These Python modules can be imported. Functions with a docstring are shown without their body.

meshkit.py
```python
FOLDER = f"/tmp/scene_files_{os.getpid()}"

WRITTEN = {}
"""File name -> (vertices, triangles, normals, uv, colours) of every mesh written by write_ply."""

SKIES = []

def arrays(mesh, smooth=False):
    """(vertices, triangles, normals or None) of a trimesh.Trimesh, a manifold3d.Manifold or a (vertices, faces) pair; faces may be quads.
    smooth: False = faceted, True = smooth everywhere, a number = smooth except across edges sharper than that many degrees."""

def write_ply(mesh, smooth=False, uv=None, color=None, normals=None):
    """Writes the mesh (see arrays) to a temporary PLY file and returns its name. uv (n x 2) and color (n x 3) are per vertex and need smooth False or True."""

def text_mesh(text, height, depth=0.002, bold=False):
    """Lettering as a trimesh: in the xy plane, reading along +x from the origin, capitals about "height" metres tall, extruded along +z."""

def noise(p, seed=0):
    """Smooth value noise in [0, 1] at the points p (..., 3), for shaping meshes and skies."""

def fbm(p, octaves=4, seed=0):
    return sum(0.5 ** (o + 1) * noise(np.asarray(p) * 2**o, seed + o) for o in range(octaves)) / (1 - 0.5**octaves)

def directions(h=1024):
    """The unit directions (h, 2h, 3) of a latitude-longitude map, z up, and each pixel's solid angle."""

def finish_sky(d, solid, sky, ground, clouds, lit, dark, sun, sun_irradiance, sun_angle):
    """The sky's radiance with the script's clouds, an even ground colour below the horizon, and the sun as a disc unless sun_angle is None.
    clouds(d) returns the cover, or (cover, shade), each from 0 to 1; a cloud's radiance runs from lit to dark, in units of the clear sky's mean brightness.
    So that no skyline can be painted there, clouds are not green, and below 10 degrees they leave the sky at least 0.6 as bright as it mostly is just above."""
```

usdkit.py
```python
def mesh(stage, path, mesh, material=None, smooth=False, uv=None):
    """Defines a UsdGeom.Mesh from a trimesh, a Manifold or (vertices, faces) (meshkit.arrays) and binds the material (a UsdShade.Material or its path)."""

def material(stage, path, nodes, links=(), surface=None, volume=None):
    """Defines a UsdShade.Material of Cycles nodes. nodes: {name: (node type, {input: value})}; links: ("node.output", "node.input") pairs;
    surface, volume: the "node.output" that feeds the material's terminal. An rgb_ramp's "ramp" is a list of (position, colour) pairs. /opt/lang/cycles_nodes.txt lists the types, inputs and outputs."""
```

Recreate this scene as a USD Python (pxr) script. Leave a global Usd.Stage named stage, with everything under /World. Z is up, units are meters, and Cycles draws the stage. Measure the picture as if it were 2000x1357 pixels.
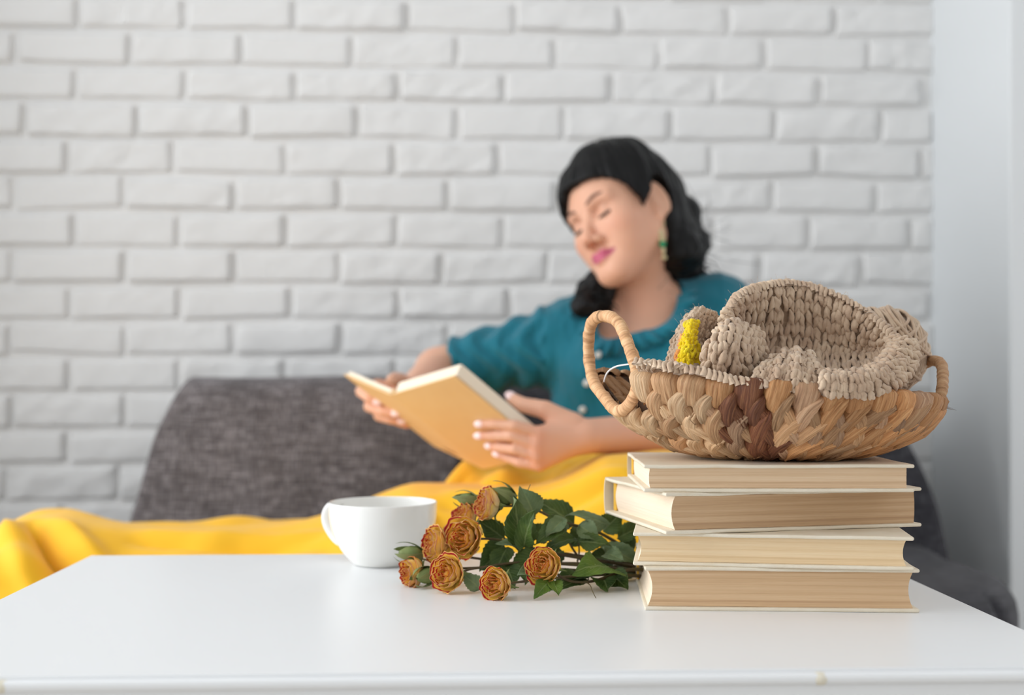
import math, random
import numpy as np, trimesh, usdkit, meshkit
from pxr import Usd, UsdGeom, UsdLux, UsdShade, Sdf, Gf, Vt
from scipy.interpolate import RectBivariateSpline, PchipInterpolator, CubicSpline
from scipy.ndimage import map_coordinates, gaussian_filter

stage = Usd.Stage.CreateInMemory()
UsdGeom.SetStageUpAxis(stage, 'Z'); UsdGeom.SetStageMetersPerUnit(stage, 1.0)
UsdGeom.Xform.Define(stage, '/World')
rng = np.random.default_rng(7)

# ------------------------------------------------------------------ camera, sky, window light, exposure
FPX, HOR, EYE, YAW = 2400.0, 736.0, 0.65, math.radians(2.34)
cam = UsdGeom.Camera.Define(stage, '/World/camera')
cam.CreateHorizontalApertureAttr(36.0); cam.CreateFocalLengthAttr(36.0 * FPX / 2000)
cam.CreateVerticalApertureAttr(36.0 * 1357 / 2000)
cam.CreateVerticalApertureOffsetAttr(36.0 * (HOR - 678.5) / 2000)
cam.CreateFStopAttr(3.5); cam.CreateFocusDistanceAttr(1.07); cam.CreateExposureAttr(0.24)
cam.AddTranslateOp().Set(Gf.Vec3d(0, 0, EYE)); cam.AddRotateXYZOp().Set(Gf.Vec3f(90, 0, -math.degrees(YAW)))

sky = UsdLux.DomeLight.Define(stage, '/World/sky')
sky.CreateIntensityAttr(0.25); sky.CreateColorAttr(Gf.Vec3f(0.985, 0.99, 1.0))
win = UsdLux.RectLight.Define(stage, '/World/window_daylight')
win.CreateWidthAttr(2.6); win.CreateHeightAttr(2.3); win.CreateIntensityAttr(4.3); win.CreateColorAttr(Gf.Vec3f(0.94, 0.975, 1.0))
_z = -np.array([0.99, 0.06, -0.12]); _z /= np.linalg.norm(_z); _x = np.cross([0, 0, 1.0], _z); _x /= np.linalg.norm(_x); _y = np.cross(_z, _x)
win.AddTransformOp().Set(Gf.Matrix4d(*_x, 0, *_y, 0, *_z, 0, -2.9, 1.05, 1.40, 1))

# ------------------------------------------------------------------ helpers
FW = np.array([math.sin(YAW), math.cos(YAW), 0.0]); RT = np.array([math.cos(YAW), -math.sin(YAW), 0.0]); UP = np.array([0, 0, 1.0])
CAM = np.array([0, 0, EYE])

def P(u, v, d):
    """room point seen at (u, v), d metres ahead"""
    return CAM + d * (FW + RT * (u - 1000) / FPX + UP * (HOR - v) / FPX)

def on_z(u, v, z):
    return P(u, v, (EYE - z) * FPX / (v - HOR))

def on_y(u, v, y):
    D = FW + RT * (u - 1000) / FPX + UP * (HOR - v) / FPX
    return CAM + D * y / D[1]

def lin(r, g, b):
    c = np.array([r, g, b]) / 255.0
    return tuple(np.where(c < 0.04045, c / 12.92, ((c + 0.055) / 1.055) ** 2.4))

_used = {}
def path_for(parent, name):
    k = (parent, name); n = _used.get(k, 0); _used[k] = n + 1
    return f'{parent}/{name}' + (f'_{n:03d}' if n else '')

def meta(prim, label=None, cat=None, group=None, kind=None):
    for k, t in (('label', label), ('category', cat), ('group', group), ('kind', kind)):
        if t: prim.SetCustomDataByKey(k, t)

class Thing:
    def __init__(s, name, label=None, cat=None, loc=(0, 0, 0), group=None, kind=None):
        s.loc = np.array(loc, float); s.path = path_for('/World', name)
        x = UsdGeom.Xform.Define(stage, s.path); x.AddTranslateOp().Set(Gf.Vec3d(*map(float, s.loc)))
        meta(x.GetPrim(), label, cat, group, kind)
    def part(s, name, mesh, m, smooth=True, label=None, kind=None, parent=None, uv=None, tint=None):
        """mesh in room coordinates, stored relative to the thing's base"""
        if hasattr(mesh, 'vertices'): mesh = (np.array(mesh.vertices), np.array(mesh.faces))
        v = np.asarray(mesh[0], float) - s.loc
        p = path_for(parent or s.path, name)
        me = usdkit.mesh(stage, p, (v, mesh[1]), m, smooth=smooth, uv=uv)
        if tint is not None:
            UsdGeom.PrimvarsAPI(me).CreatePrimvar('tint', Sdf.ValueTypeNames.Color3fArray, 'vertex').Set(Vt.Vec3fArray.FromNumpy(np.asarray(tint, np.float32)))
        meta(me.GetPrim(), label, None, None, kind)
        return p

def join(meshes):
    vs, fs, n = [], [], 0
    for v, f in meshes:
        f = np.asarray(f)
        if f.shape[1] == 4: f = np.vstack([f[:, [0, 1, 2]], f[:, [0, 2, 3]]])
        vs.append(np.asarray(v)); fs.append(f + n); n += len(v)
    return np.vstack(vs), np.vstack(fs)

def grid_faces(nu, nv, wrap_u=False, wrap_v=False):
    I, J = np.meshgrid(np.arange(nu if wrap_u else nu - 1), np.arange(nv if wrap_v else nv - 1), indexing='ij')
    I, J = I.ravel(), J.ravel(); a = lambda i, j: (i % nu) * nv + (j % nv)
    return np.stack([a(I, J), a(I + 1, J), a(I + 1, J + 1), a(I, J + 1)], 1)

def unit(a):
    a = np.asarray(a, float); return a / (np.linalg.norm(a, axis=-1, keepdims=True) + 1e-12)

def tube(pts, rad, sides=8, cap=True):
    p = np.asarray(pts, float); n = len(p); rad = np.broadcast_to(rad, (n,)).astype(float)
    t = unit(np.gradient(p, axis=0))
    a = np.zeros_like(p); ref = np.array([0, 0, 1.0]) if abs(t[0, 2]) < 0.9 else np.array([1.0, 0, 0])
    a[0] = unit(np.cross(t[0], ref))
    for i in range(1, n): a[i] = unit(a[i - 1] - t[i] * (a[i - 1] @ t[i]))
    b = np.cross(t, a); g = np.arange(sides) * 2 * np.pi / sides
    v = p[:, None] + rad[:, None, None] * (np.cos(g)[None, :, None] * a[:, None] + np.sin(g)[None, :, None] * b[:, None])
    f = grid_faces(n, sides, wrap_v=True)[:, ::-1]
    v = v.reshape(-1, 3); f = np.vstack([f[:, [0, 1, 2]], f[:, [0, 2, 3]]])
    if cap:
        k = np.arange(sides); m = len(v)
        v = np.vstack([v, p[0], p[-1]])
        f = np.vstack([f, np.stack([np.full(sides, m), (k + 1) % sides, k], 1)[:, ::-1], np.stack([np.full(sides, m + 1), (n - 1) * sides + k, (n - 1) * sides + (k + 1) % sides], 1)[:, ::-1]])
        f = f
    return v, f

def yarn_tube(pts, r, turns, sides=8):
    """two-ply yarn: a tube whose section is a turning ellipse"""
    v, f = tube(pts, r, sides); n = len(pts); p = np.repeat(np.asarray(pts), sides, 0); a = np.tile(np.arange(sides) * 2 * np.pi / sides, n); s = np.repeat(np.linspace(0, 1, n), sides)
    v[:n * sides] = p + (v[:n * sides] - p) * (1 + 0.24 * np.cos(2 * a + 2 * np.pi * turns * s))[:, None]; return v, f

def ring_tube(pts, rad, sides=10):
    """closed tube"""
    p = np.asarray(pts, float); n = len(p); rad = np.broadcast_to(rad, (n,))
    t = unit(np.roll(p, -1, 0) - np.roll(p, 1, 0)); c = p.mean(0); a = unit(p - c); a = unit(a - t * (a * t).sum(1, keepdims=True)); b = np.cross(t, a)
    g = np.arange(sides) * 2 * np.pi / sides
    v = p[:, None] + np.asarray(rad)[:, None, None] * (np.cos(g)[None, :, None] * a[:, None] + np.sin(g)[None, :, None] * b[:, None])
    return v.reshape(-1, 3), grid_faces(n, sides, True, True)[:, ::-1]

def spline(pts, n, closed=False):
    p = np.asarray(pts, float)
    if closed: p = np.vstack([p, p[:1]])
    d = np.r_[0, np.cumsum(np.linalg.norm(np.diff(p, axis=0), axis=1))]; d /= d[-1]
    cs = CubicSpline(d, p, bc_type='periodic' if closed else 'natural')
    return cs(np.linspace(0, 1, n, endpoint=not closed))

def rbox(lo, hi, r, n=(12, 8, 8)):
    """rounded box between two corners; grid points clamped to an inner box and pushed out by r"""
    lo, hi = np.asarray(lo, float), np.asarray(hi, float); vs, fs, base = [], [], 0
    r = min(r, (hi - lo).min() / 2 * 0.98)
    def axis(k): 
        e = np.linspace(0, 1, 5); a = lo[k] + r * (1 - np.cos(e * np.pi / 2)); b = hi[k] - r * (1 - np.cos(e[::-1] * np.pi / 2))
        return np.r_[a, np.linspace(lo[k] + r, hi[k] - r, n[k] + 2)[1:-1], b]
    for k in range(3):
        i, j = (k + 1) % 3, (k + 2) % 3
        A, B = np.meshgrid(axis(i), axis(j), indexing='ij')
        for side, val in ((0, lo[k]), (1, hi[k])):
            v = np.zeros(A.shape + (3,)); v[..., i] = A; v[..., j] = B; v[..., k] = val
            f = grid_faces(*A.shape)
            if not side: f = f[:, ::-1]
            vs.append(v.reshape(-1, 3)); fs.append(f + base); base += A.size
    v = np.vstack(vs); f = np.vstack(fs)
    c = np.clip(v, lo + r, hi - r); v = c + r * unit(v - c)
    m = trimesh.Trimesh(v, np.vstack([f[:, [0, 1, 2]], f[:, [0, 2, 3]]]), process=False); m.merge_vertices(digits_vertex=6)
    return np.array(m.vertices), np.array(m.faces)

def frame_to(dirn, up=(0, 0, 1)):
    """columns x, y, z with z along dirn"""
    z = unit(dirn); x = np.cross(up, z)
    if np.linalg.norm(x) < 1e-3: x = np.cross((0, 1, 0), z)
    x = unit(x); return np.stack([x, np.cross(z, x), z], 1)

def ellip(c, r, R=np.eye(3), n=2):
    m = trimesh.creation.icosphere(n, 1.0); return (np.array(m.vertices) * np.asarray(r)) @ np.asarray(R).T + np.asarray(c), np.array(m.faces)

def solidify(G, thick):
    """closed thin solid from a grid of points (nu, nv, 3); returns mesh and (side flag) per vertex; first layer is +normal side"""
    nu, nv = G.shape[:2]
    du, dv = np.gradient(G, axis=0), np.gradient(G, axis=1); N = unit(np.cross(du, dv))
    th = np.broadcast_to(thick, (nu, nv))[..., None] / 2
    A, B = (G + N * th).reshape(-1, 3), (G - N * th).reshape(-1, 3)
    f = grid_faces(nu, nv); m = nu * nv
    idx = np.arange(m).reshape(nu, nv)
    loop = np.r_[idx[:-1, 0], idx[-1, :-1], idx[:0:-1, -1], idx[0, :0:-1]]; nx = np.roll(loop, -1)
    rim = np.stack([loop, loop + m, nx + m, nx], 1)
    v = np.vstack([A, B]); f = np.vstack([f, f[:, ::-1] + m, rim])
    return (v, np.vstack([f[:, [0, 1, 2]], f[:, [0, 2, 3]]])), np.r_[np.zeros(m), np.ones(m)]

# signed distance fields, meshed with surface nets
class Field:
    def __init__(s, lo, hi, h):
        s.h, s.lo = h, np.asarray(lo, float); s.n = np.ceil((np.asarray(hi) - s.lo) / h).astype(int) + 1
        s.a = np.full(s.n, 0.08, np.float32)
    def block(s, lo, hi):
        i0 = np.clip(np.floor((np.asarray(lo) - s.lo) / s.h).astype(int), 0, s.n); i1 = np.clip(np.ceil((np.asarray(hi) - s.lo) / s.h).astype(int) + 1, 0, s.n)
        sl = tuple(slice(a, b) for a, b in zip(i0, i1))
        g = np.meshgrid(*[s.lo[k] + s.h * np.arange(i0[k], i1[k]) for k in range(3)], indexing='ij')
        return sl, np.stack(g, -1)
    def put(s, fn, lo, hi, k=0.01, cut=False):
        m = k + 0.02
        sl, p = s.block(np.asarray(lo) - m, np.asarray(hi) + m)
        if p.size == 0: return
        b = fn(p).astype(np.float32); a = s.a[sl]
        if cut: a, b = -a, b
        hh = np.maximum(k - np.abs(a - b), 0) / max(k, 1e-6); r = np.minimum(a, b) - hh * hh * k / 4
        s.a[sl] = -r if cut else r
    def cone(s, a, b, ra, rb, k=0.01, cut=False):
        a, b = np.asarray(a, float), np.asarray(b, float); d = b - a; L = d @ d + 1e-12
        def fn(p):
            t = np.clip(((p - a) @ d) / L, 0, 1); return np.linalg.norm(p - a - t[..., None] * d, axis=-1) - (ra + (rb - ra) * t)
        m = max(ra, rb); s.put(fn, np.minimum(a, b) - m, np.maximum(a, b) + m, k, cut)
    def ell(s, c, r, R=np.eye(3), k=0.01, cut=False):
        c, r, R = np.asarray(c, float), np.asarray(r, float), np.asarray(R, float)
        def fn(p):
            q = (p - c) @ R; k0 = np.linalg.norm(q / r, axis=-1); k1 = np.linalg.norm(q / r ** 2, axis=-1); return k0 * (k0 - 1) / (k1 + 1e-9)
        m = r.max(); s.put(fn, c - m, c + m, k, cut)
    def at(s, p):
        return map_coordinates(s.a, ((np.asarray(p) - s.lo) / s.h).T, order=1, mode='nearest')
    def mesh(s):
        d = s.a; h = s.h; sg = d < 0
        cnt = sum(sg[i:d.shape[0] - 1 + i, j:d.shape[1] - 1 + j, k:d.shape[2] - 1 + k].astype(np.int8) for i in (0, 1) for j in (0, 1) for k in (0, 1))
        I = np.argwhere((cnt > 0) & (cnt < 8)); num = np.full(cnt.shape, -1, np.int64); num[tuple(I.T)] = np.arange(len(I))
        C = [(i, j, k) for i in (0, 1) for j in (0, 1) for k in (0, 1)]
        val = {c: d[I[:, 0] + c[0], I[:, 1] + c[1], I[:, 2] + c[2]] for c in C}
        acc, w = np.zeros((len(I), 3)), np.zeros(len(I))
        for c in C:
            for ax in range(3):
                if c[ax]: continue
                e = list(c); e[ax] = 1; a, b = val[c], val[tuple(e)]; x = (a < 0) != (b < 0)
                t = np.where(x, a / np.where(x, a - b, 1), 0)
                q = np.repeat(np.array([c], float), len(I), 0); q[:, ax] = t; acc += q * x[:, None]; w += x
        v = s.lo + h * (I + acc / np.maximum(w, 1)[:, None]); F = []
        for ax in range(3):
            a, b = (ax + 1) % 3, (ax + 2) % 3
            s0 = np.take(sg, np.arange(d.shape[ax] - 1), ax); s1 = np.take(sg, np.arange(1, d.shape[ax]), ax)
            E = np.argwhere(s0 != s1); E = E[(E[:, a] > 0) & (E[:, b] > 0) & (E[:, a] < d.shape[a] - 1) & (E[:, b] < d.shape[b] - 1)]
            def cell(oa, ob):
                q = E.copy(); q[:, a] -= oa; q[:, b] -= ob; return num[tuple(q.T)]
            quad = np.stack([cell(1, 1), cell(0, 1), cell(0, 0), cell(1, 0)], 1)
            fl = ~s0[tuple(E.T)]; quad[fl] = quad[fl][:, ::-1]; F.append(quad)
        f = np.vstack(F); f = f[(f >= 0).all(1)]
        return v, np.vstack([f[:, [0, 1, 2]], f[:, [0, 2, 3]]])

def relax(v, f, n=6):
    """Taubin smoothing"""
    from scipy.sparse import coo_matrix
    e = np.vstack([f[:, [0, 1]], f[:, [1, 2]], f[:, [2, 0]]]); e = np.vstack([e, e[:, ::-1]]); N = len(v)
    A = coo_matrix((np.ones(len(e)), (e[:, 0], e[:, 1])), (N, N)).tocsr(); A.data[:] = 1; deg = np.maximum(np.asarray(A.sum(1)).ravel(), 1)[:, None]
    for k in range(n):
        for lam in (0.5, -0.52): v = v + lam * (A @ v / deg - v)
    return v

def vnormals(v, f):
    return meshkit.arrays((v, f), True)[2]

# ------------------------------------------------------------------ materials
UsdGeom.Scope.Define(stage, '/World/Looks')
def mat(name, col, rough=0.6, noise=None, bump=None, spec=0.5, sheen=0.0, extra=None):
    """noise: (scale, second colour, detail, stretch); bump: (scale, distance, stretch)"""
    nd = {'p': ('principled_bsdf', {'base_color': col, 'roughness': rough, 'specular_ior_level': spec, **({'sheen_weight': sheen, 'sheen_roughness': 0.5} if sheen else {}), **(extra or {})})}; ln = []
    nd['t'] = ('texture_coordinate', {})
    if noise:
        sc, c2, det, st = noise
        nd['m'] = ('mapping', {'scale': st}); nd['n'] = ('noise_texture', {'scale': sc, 'detail': det, 'roughness': 0.6}); nd['r'] = ('rgb_ramp', {'ramp': [(0.3, col), (0.7, c2)]})
        ln += [('t.object', 'm.vector'), ('m.vector', 'n.vector'), ('n.fac', 'r.fac'), ('r.color', 'p.base_color')]
    if bump:
        sc, dist, st = bump
        nd['bm'] = ('mapping', {'scale': st}); nd['bn'] = ('noise_texture', {'scale': sc, 'detail': 4.0, 'roughness': 0.6}); nd['b'] = ('bump', {'distance': dist, 'strength': 1.0})
        ln += [('t.object', 'bm.vector'), ('bm.vector', 'bn.vector'), ('bn.fac', 'b.height'), ('b.normal', 'p.normal')]
    return usdkit.material(stage, '/World/Looks/' + name, nd, ln, surface='p.BSDF')

M = {}
M['brick'] = mat('white_painted_brick', lin(232, 231, 230), 0.65, bump=(60, 0.0022, (1, 1, 1)))
M['mortar'] = mat('white_painted_mortar', lin(232, 231, 230), 0.75, bump=(90, 0.0015, (1, 1, 1)))
M['plaster'] = mat('smooth_white_plaster', lin(226, 229, 231), 0.7)
M['floor'] = mat('pale_wood_floor', lin(196, 190, 182), 0.5, noise=(4, lin(180, 172, 162), 4.0, (1, 12, 1)))
M['table'] = mat('white_lacquer', lin(238, 239, 240), 0.32, bump=(300, 0.00003, (1, 1, 1)))
M['tape'] = mat('yellowed_adhesive', lin(229, 222, 204), 0.5)
M['cup'] = mat('glazed_porcelain', lin(243, 242, 238), 0.12, spec=0.6)
def weave(name, c1, c2, c3, sc):
    nd = {'t': ('texture_coordinate', {}), 'm1': ('mapping', {'scale': (sc, sc, sc * 0.12)}), 'm2': ('mapping', {'scale': (sc * 0.10, sc * 0.10, sc)}),
          'n1': ('noise_texture', {'scale': 1.0, 'detail': 3.0}), 'n2': ('noise_texture', {'scale': 1.0, 'detail': 3.0}), 'n3': ('noise_texture', {'scale': 14.0, 'detail': 4.0}),
          'a': ('mix_float', {'fac': 0.5}), 'r': ('rgb_ramp', {'ramp': [(0.36, c1), (0.5, c2), (0.64, c3)]}),
          'a2': ('mix_float', {'fac': 0.12}), 'b': ('bump', {'distance': 0.002, 'strength': 0.8}), 'p': ('principled_bsdf', {'roughness': 0.9, 'specular_ior_level': 0.15, 'sheen_weight': 0.15})}
    ln = [('t.object', 'm1.vector'), ('t.object', 'm2.vector'), ('t.object', 'n3.vector'), ('m1.vector', 'n1.vector'), ('m2.vector', 'n2.vector'), ('n1.fac', 'a.a'), ('n2.fac', 'a.b'),
          ('a.result', 'a2.a'), ('n3.fac', 'a2.b'), ('a2.result', 'r.fac'), ('r.color', 'p.base_color'), ('a.result', 'b.height'), ('b.normal', 'p.normal')]
    return usdkit.material(stage, '/World/Looks/' + name, nd, ln, surface='p.BSDF')
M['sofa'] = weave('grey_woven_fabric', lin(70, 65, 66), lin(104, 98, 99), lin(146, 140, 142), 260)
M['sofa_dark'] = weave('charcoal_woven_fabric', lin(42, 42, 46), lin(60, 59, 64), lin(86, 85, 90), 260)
M['cover'] = mat('cream_book_cloth', lin(232, 222, 203), 0.6, noise=(40, lin(224, 211, 188), 3.0, (1, 1, 1)), bump=(900, 0.00008, (1, 1, 1)))
M['headband'] = mat('yellow_headband', lin(226, 176, 60), 0.7)
def pages(name, c1, c2, c3):
    nd = {'t': ('texture_coordinate', {}), 'm': ('mapping', {'scale': (6.0, 6.0, 520.0)}), 'n': ('noise_texture', {'scale': 1.0, 'detail': 3.0, 'roughness': 0.7}),
          'm2': ('mapping', {'scale': (2.0, 2.0, 190.0)}), 'n2': ('noise_texture', {'scale': 1.0, 'detail': 1.0}), 'x': ('mix_float', {'fac': 0.55}),
          'r': ('rgb_ramp', {'ramp': [(0.28, c1), (0.5, c2), (0.72, c3)]}), 'sn': ('separate_xyz', {}), 'an': ('math', {'math_type': 'absolute'}), 'mr': ('map_range', {'from_min': 0.6, 'from_max': 0.8, 'to_min': 0.0, 'to_max': 0.72, 'clamp': True}), 'en': ('mix_color', {'b': lin(250, 236, 216)}),
          'b': ('bump', {'distance': 0.0006, 'strength': 0.7}), 'p': ('principled_bsdf', {'roughness': 0.85, 'specular_ior_level': 0.1})}
    ln = [('t.normal', 'sn.vector'), ('sn.x', 'an.value1'), ('an.value', 'mr.value'), ('mr.result', 'en.fac'), ('r.color', 'en.a'), ('t.object', 'm.vector'), ('t.object', 'm2.vector'), ('m.vector', 'n.vector'), ('m2.vector', 'n2.vector'), ('n.fac', 'x.a'), ('n2.fac', 'x.b'), ('x.result', 'r.fac'), ('en.result', 'p.base_color'), ('n.fac', 'b.height'), ('b.normal', 'p.normal')]
    return usdkit.material(stage, '/World/Looks/' + name, nd, ln, surface='p.BSDF')
M['pages'] = [pages('aged_pages_sand', lin(190, 156, 122), lin(220, 190, 156), lin(232, 208, 178)), pages('aged_pages_brown', lin(168, 134, 102), lin(198, 164, 128), lin(220, 190, 156)),
              pages('aged_pages_honey', lin(208, 176, 134), lin(230, 202, 162), lin(240, 218, 184)), pages('aged_pages_tan', lin(180, 142, 108), lin(212, 178, 140), lin(226, 196, 160))]
M['tan_cover'] = mat('tan_cover', lin(238, 202, 150), 0.55, noise=(14, lin(232, 192, 138), 3.0, (1, 1, 1)))
M['cream_pages'] = mat('cream_pages', lin(244, 228, 206), 0.8)
M['stain'] = mat('faded_print', lin(178, 132, 84), 0.7)
M['yellow'] = mat('yellow_cloth', lin(248, 190, 40), 0.75, sheen=0.2, spec=0.2, bump=(700, 0.0003, (1, 1, 1)))
M['teal'] = mat('teal_gauze', lin(26, 116, 134), 0.8, sheen=0.2, spec=0.2, noise=(9, lin(20, 98, 116), 3.0, (1, 1, 0.4)), bump=(38, 0.006, (1.6, 1.6, 0.35)))
def tinted(name, rough, sss=0.0):
    nd = {'a': ('attribute', {'attribute': 'tint'}), 'p': ('principled_bsdf', {'roughness': rough, 'specular_ior_level': 0.35, 'subsurface_weight': sss, 'subsurface_scale': 0.004, 'subsurface_radius': (1.0, 0.35, 0.2)})}
    return usdkit.material(stage, '/World/Looks/' + name, nd, [('a.color', 'p.base_color')], surface='p.BSDF')
M['skin'] = tinted('skin', 0.5, 0.12)
M['hair'] = mat('black_hair', lin(12, 11, 12), 0.45, spec=0.22, bump=(160, 0.002, (1, 1, 0.15)))
M['dark'] = mat('dark_lash', lin(40, 28, 26), 0.6)
M['brow'] = mat('brown_brow', lin(124, 88, 72), 0.7)
M['nail'] = mat('pale_pink_nail', lin(244, 214, 212), 0.15, spec=0.7)
M['gold'] = mat('pale_gold', lin(205, 190, 150), 0.35, extra={'metallic': 0.6})
M['green_bead'] = mat('green_bead', lin(30, 150, 100), 0.15)
M['button'] = mat('pearl_button', lin(225, 225, 222), 0.25)
M['steel'] = mat('brushed_steel', lin(165, 165, 168), 0.3, extra={'metallic': 0.9})
M['cord'] = mat('white_nylon_cord', lin(235, 235, 235), 0.25)

def straw(name, c1, c2, c3):
    nd = {'uv': ('uvmap', {'attribute': 'st'}), 'oi': ('object_info', {}), 'sx': ('combine_xyz', {}), 'ad': ('vector_math', {'math_type': 'add'}), 'm': ('mapping', {'scale': (1.2, 13.0, 1.0)}),
          'n': ('noise_texture', {'scale': 1.0, 'detail': 5.0, 'roughness': 0.65, 'distortion': 0.3}), 'r': ('rgb_ramp', {'ramp': [(0.28, c1), (0.5, c2), (0.75, c3)]}),
          'k': ('map_range', {'from_min': 0.0, 'from_max': 1.0, 'to_min': 0.62, 'to_max': 1.15, 'clamp': True}), 'h': ('hsv', {}), 'mul': ('math', {'math_type': 'multiply', 'value2': 37.0}),
          'b': ('bump', {'distance': 0.0016, 'strength': 1.0}), 'p': ('principled_bsdf', {'roughness': 0.55, 'specular_ior_level': 0.35})}
    ln = [('oi.random', 'mul.value1'), ('mul.value', 'sx.x'), ('mul.value', 'sx.y'), ('uv.UV', 'm.vector'), ('m.vector', 'ad.vector1'), ('sx.vector', 'ad.vector2'), ('ad.vector', 'n.vector'), ('n.fac', 'r.fac'),
          ('oi.random', 'k.value'), ('k.result', 'h.value'), ('r.color', 'h.color'), ('h.color', 'p.base_color'), ('n.fac', 'b.height'), ('b.normal', 'p.normal')]
    return usdkit.material(stage, '/World/Looks/' + name, nd, ln, surface='p.BSDF')
M['straw'] = [straw('straw_light', lin(178, 132, 90), lin(226, 186, 144), lin(242, 212, 174)), straw('straw_tan', lin(150, 104, 68), lin(208, 160, 116), lin(230, 192, 150)),
              straw('straw_grey', lin(140, 102, 76), lin(192, 150, 116), lin(218, 184, 150)), straw('straw_honey', lin(154, 100, 58), lin(208, 150, 98), lin(230, 184, 134)), straw('straw_red', lin(84, 46, 30), lin(128, 76, 50), lin(180, 126, 84))]
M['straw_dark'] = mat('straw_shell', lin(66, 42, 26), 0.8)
def yarn(name, c1, c2):
    nd = {'t': ('texture_coordinate', {}), 'n': ('noise_texture', {'scale': 900.0, 'detail': 3.0}), 'n2': ('noise_texture', {'scale': 60.0, 'detail': 2.0}), 'r': ('rgb_ramp', {'ramp': [(0.3, c1), (0.7, c2)]}),
          'b': ('bump', {'distance': 0.0006, 'strength': 0.8}), 'p': ('principled_bsdf', {'roughness': 0.9, 'specular_ior_level': 0.1, 'sheen_weight': 0.35, 'sheen_roughness': 0.4})}
    ln = [('t.object', 'n.vector'), ('t.object', 'n2.vector'), ('n2.fac', 'r.fac'), ('r.color', 'p.base_color'), ('n.fac', 'b.height'), ('b.normal', 'p.normal')]
    return usdkit.material(stage, '/World/Looks/' + name, nd, ln, surface='p.BSDF')
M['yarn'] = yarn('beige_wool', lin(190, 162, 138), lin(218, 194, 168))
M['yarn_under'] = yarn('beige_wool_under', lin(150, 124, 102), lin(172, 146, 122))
M['yarn_yellow'] = yarn('yellow_wool', lin(236, 196, 20), lin(246, 222, 50))
M['yarn_orange'] = yarn('orange_wool', lin(226, 140, 70), lin(240, 176, 110))

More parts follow.
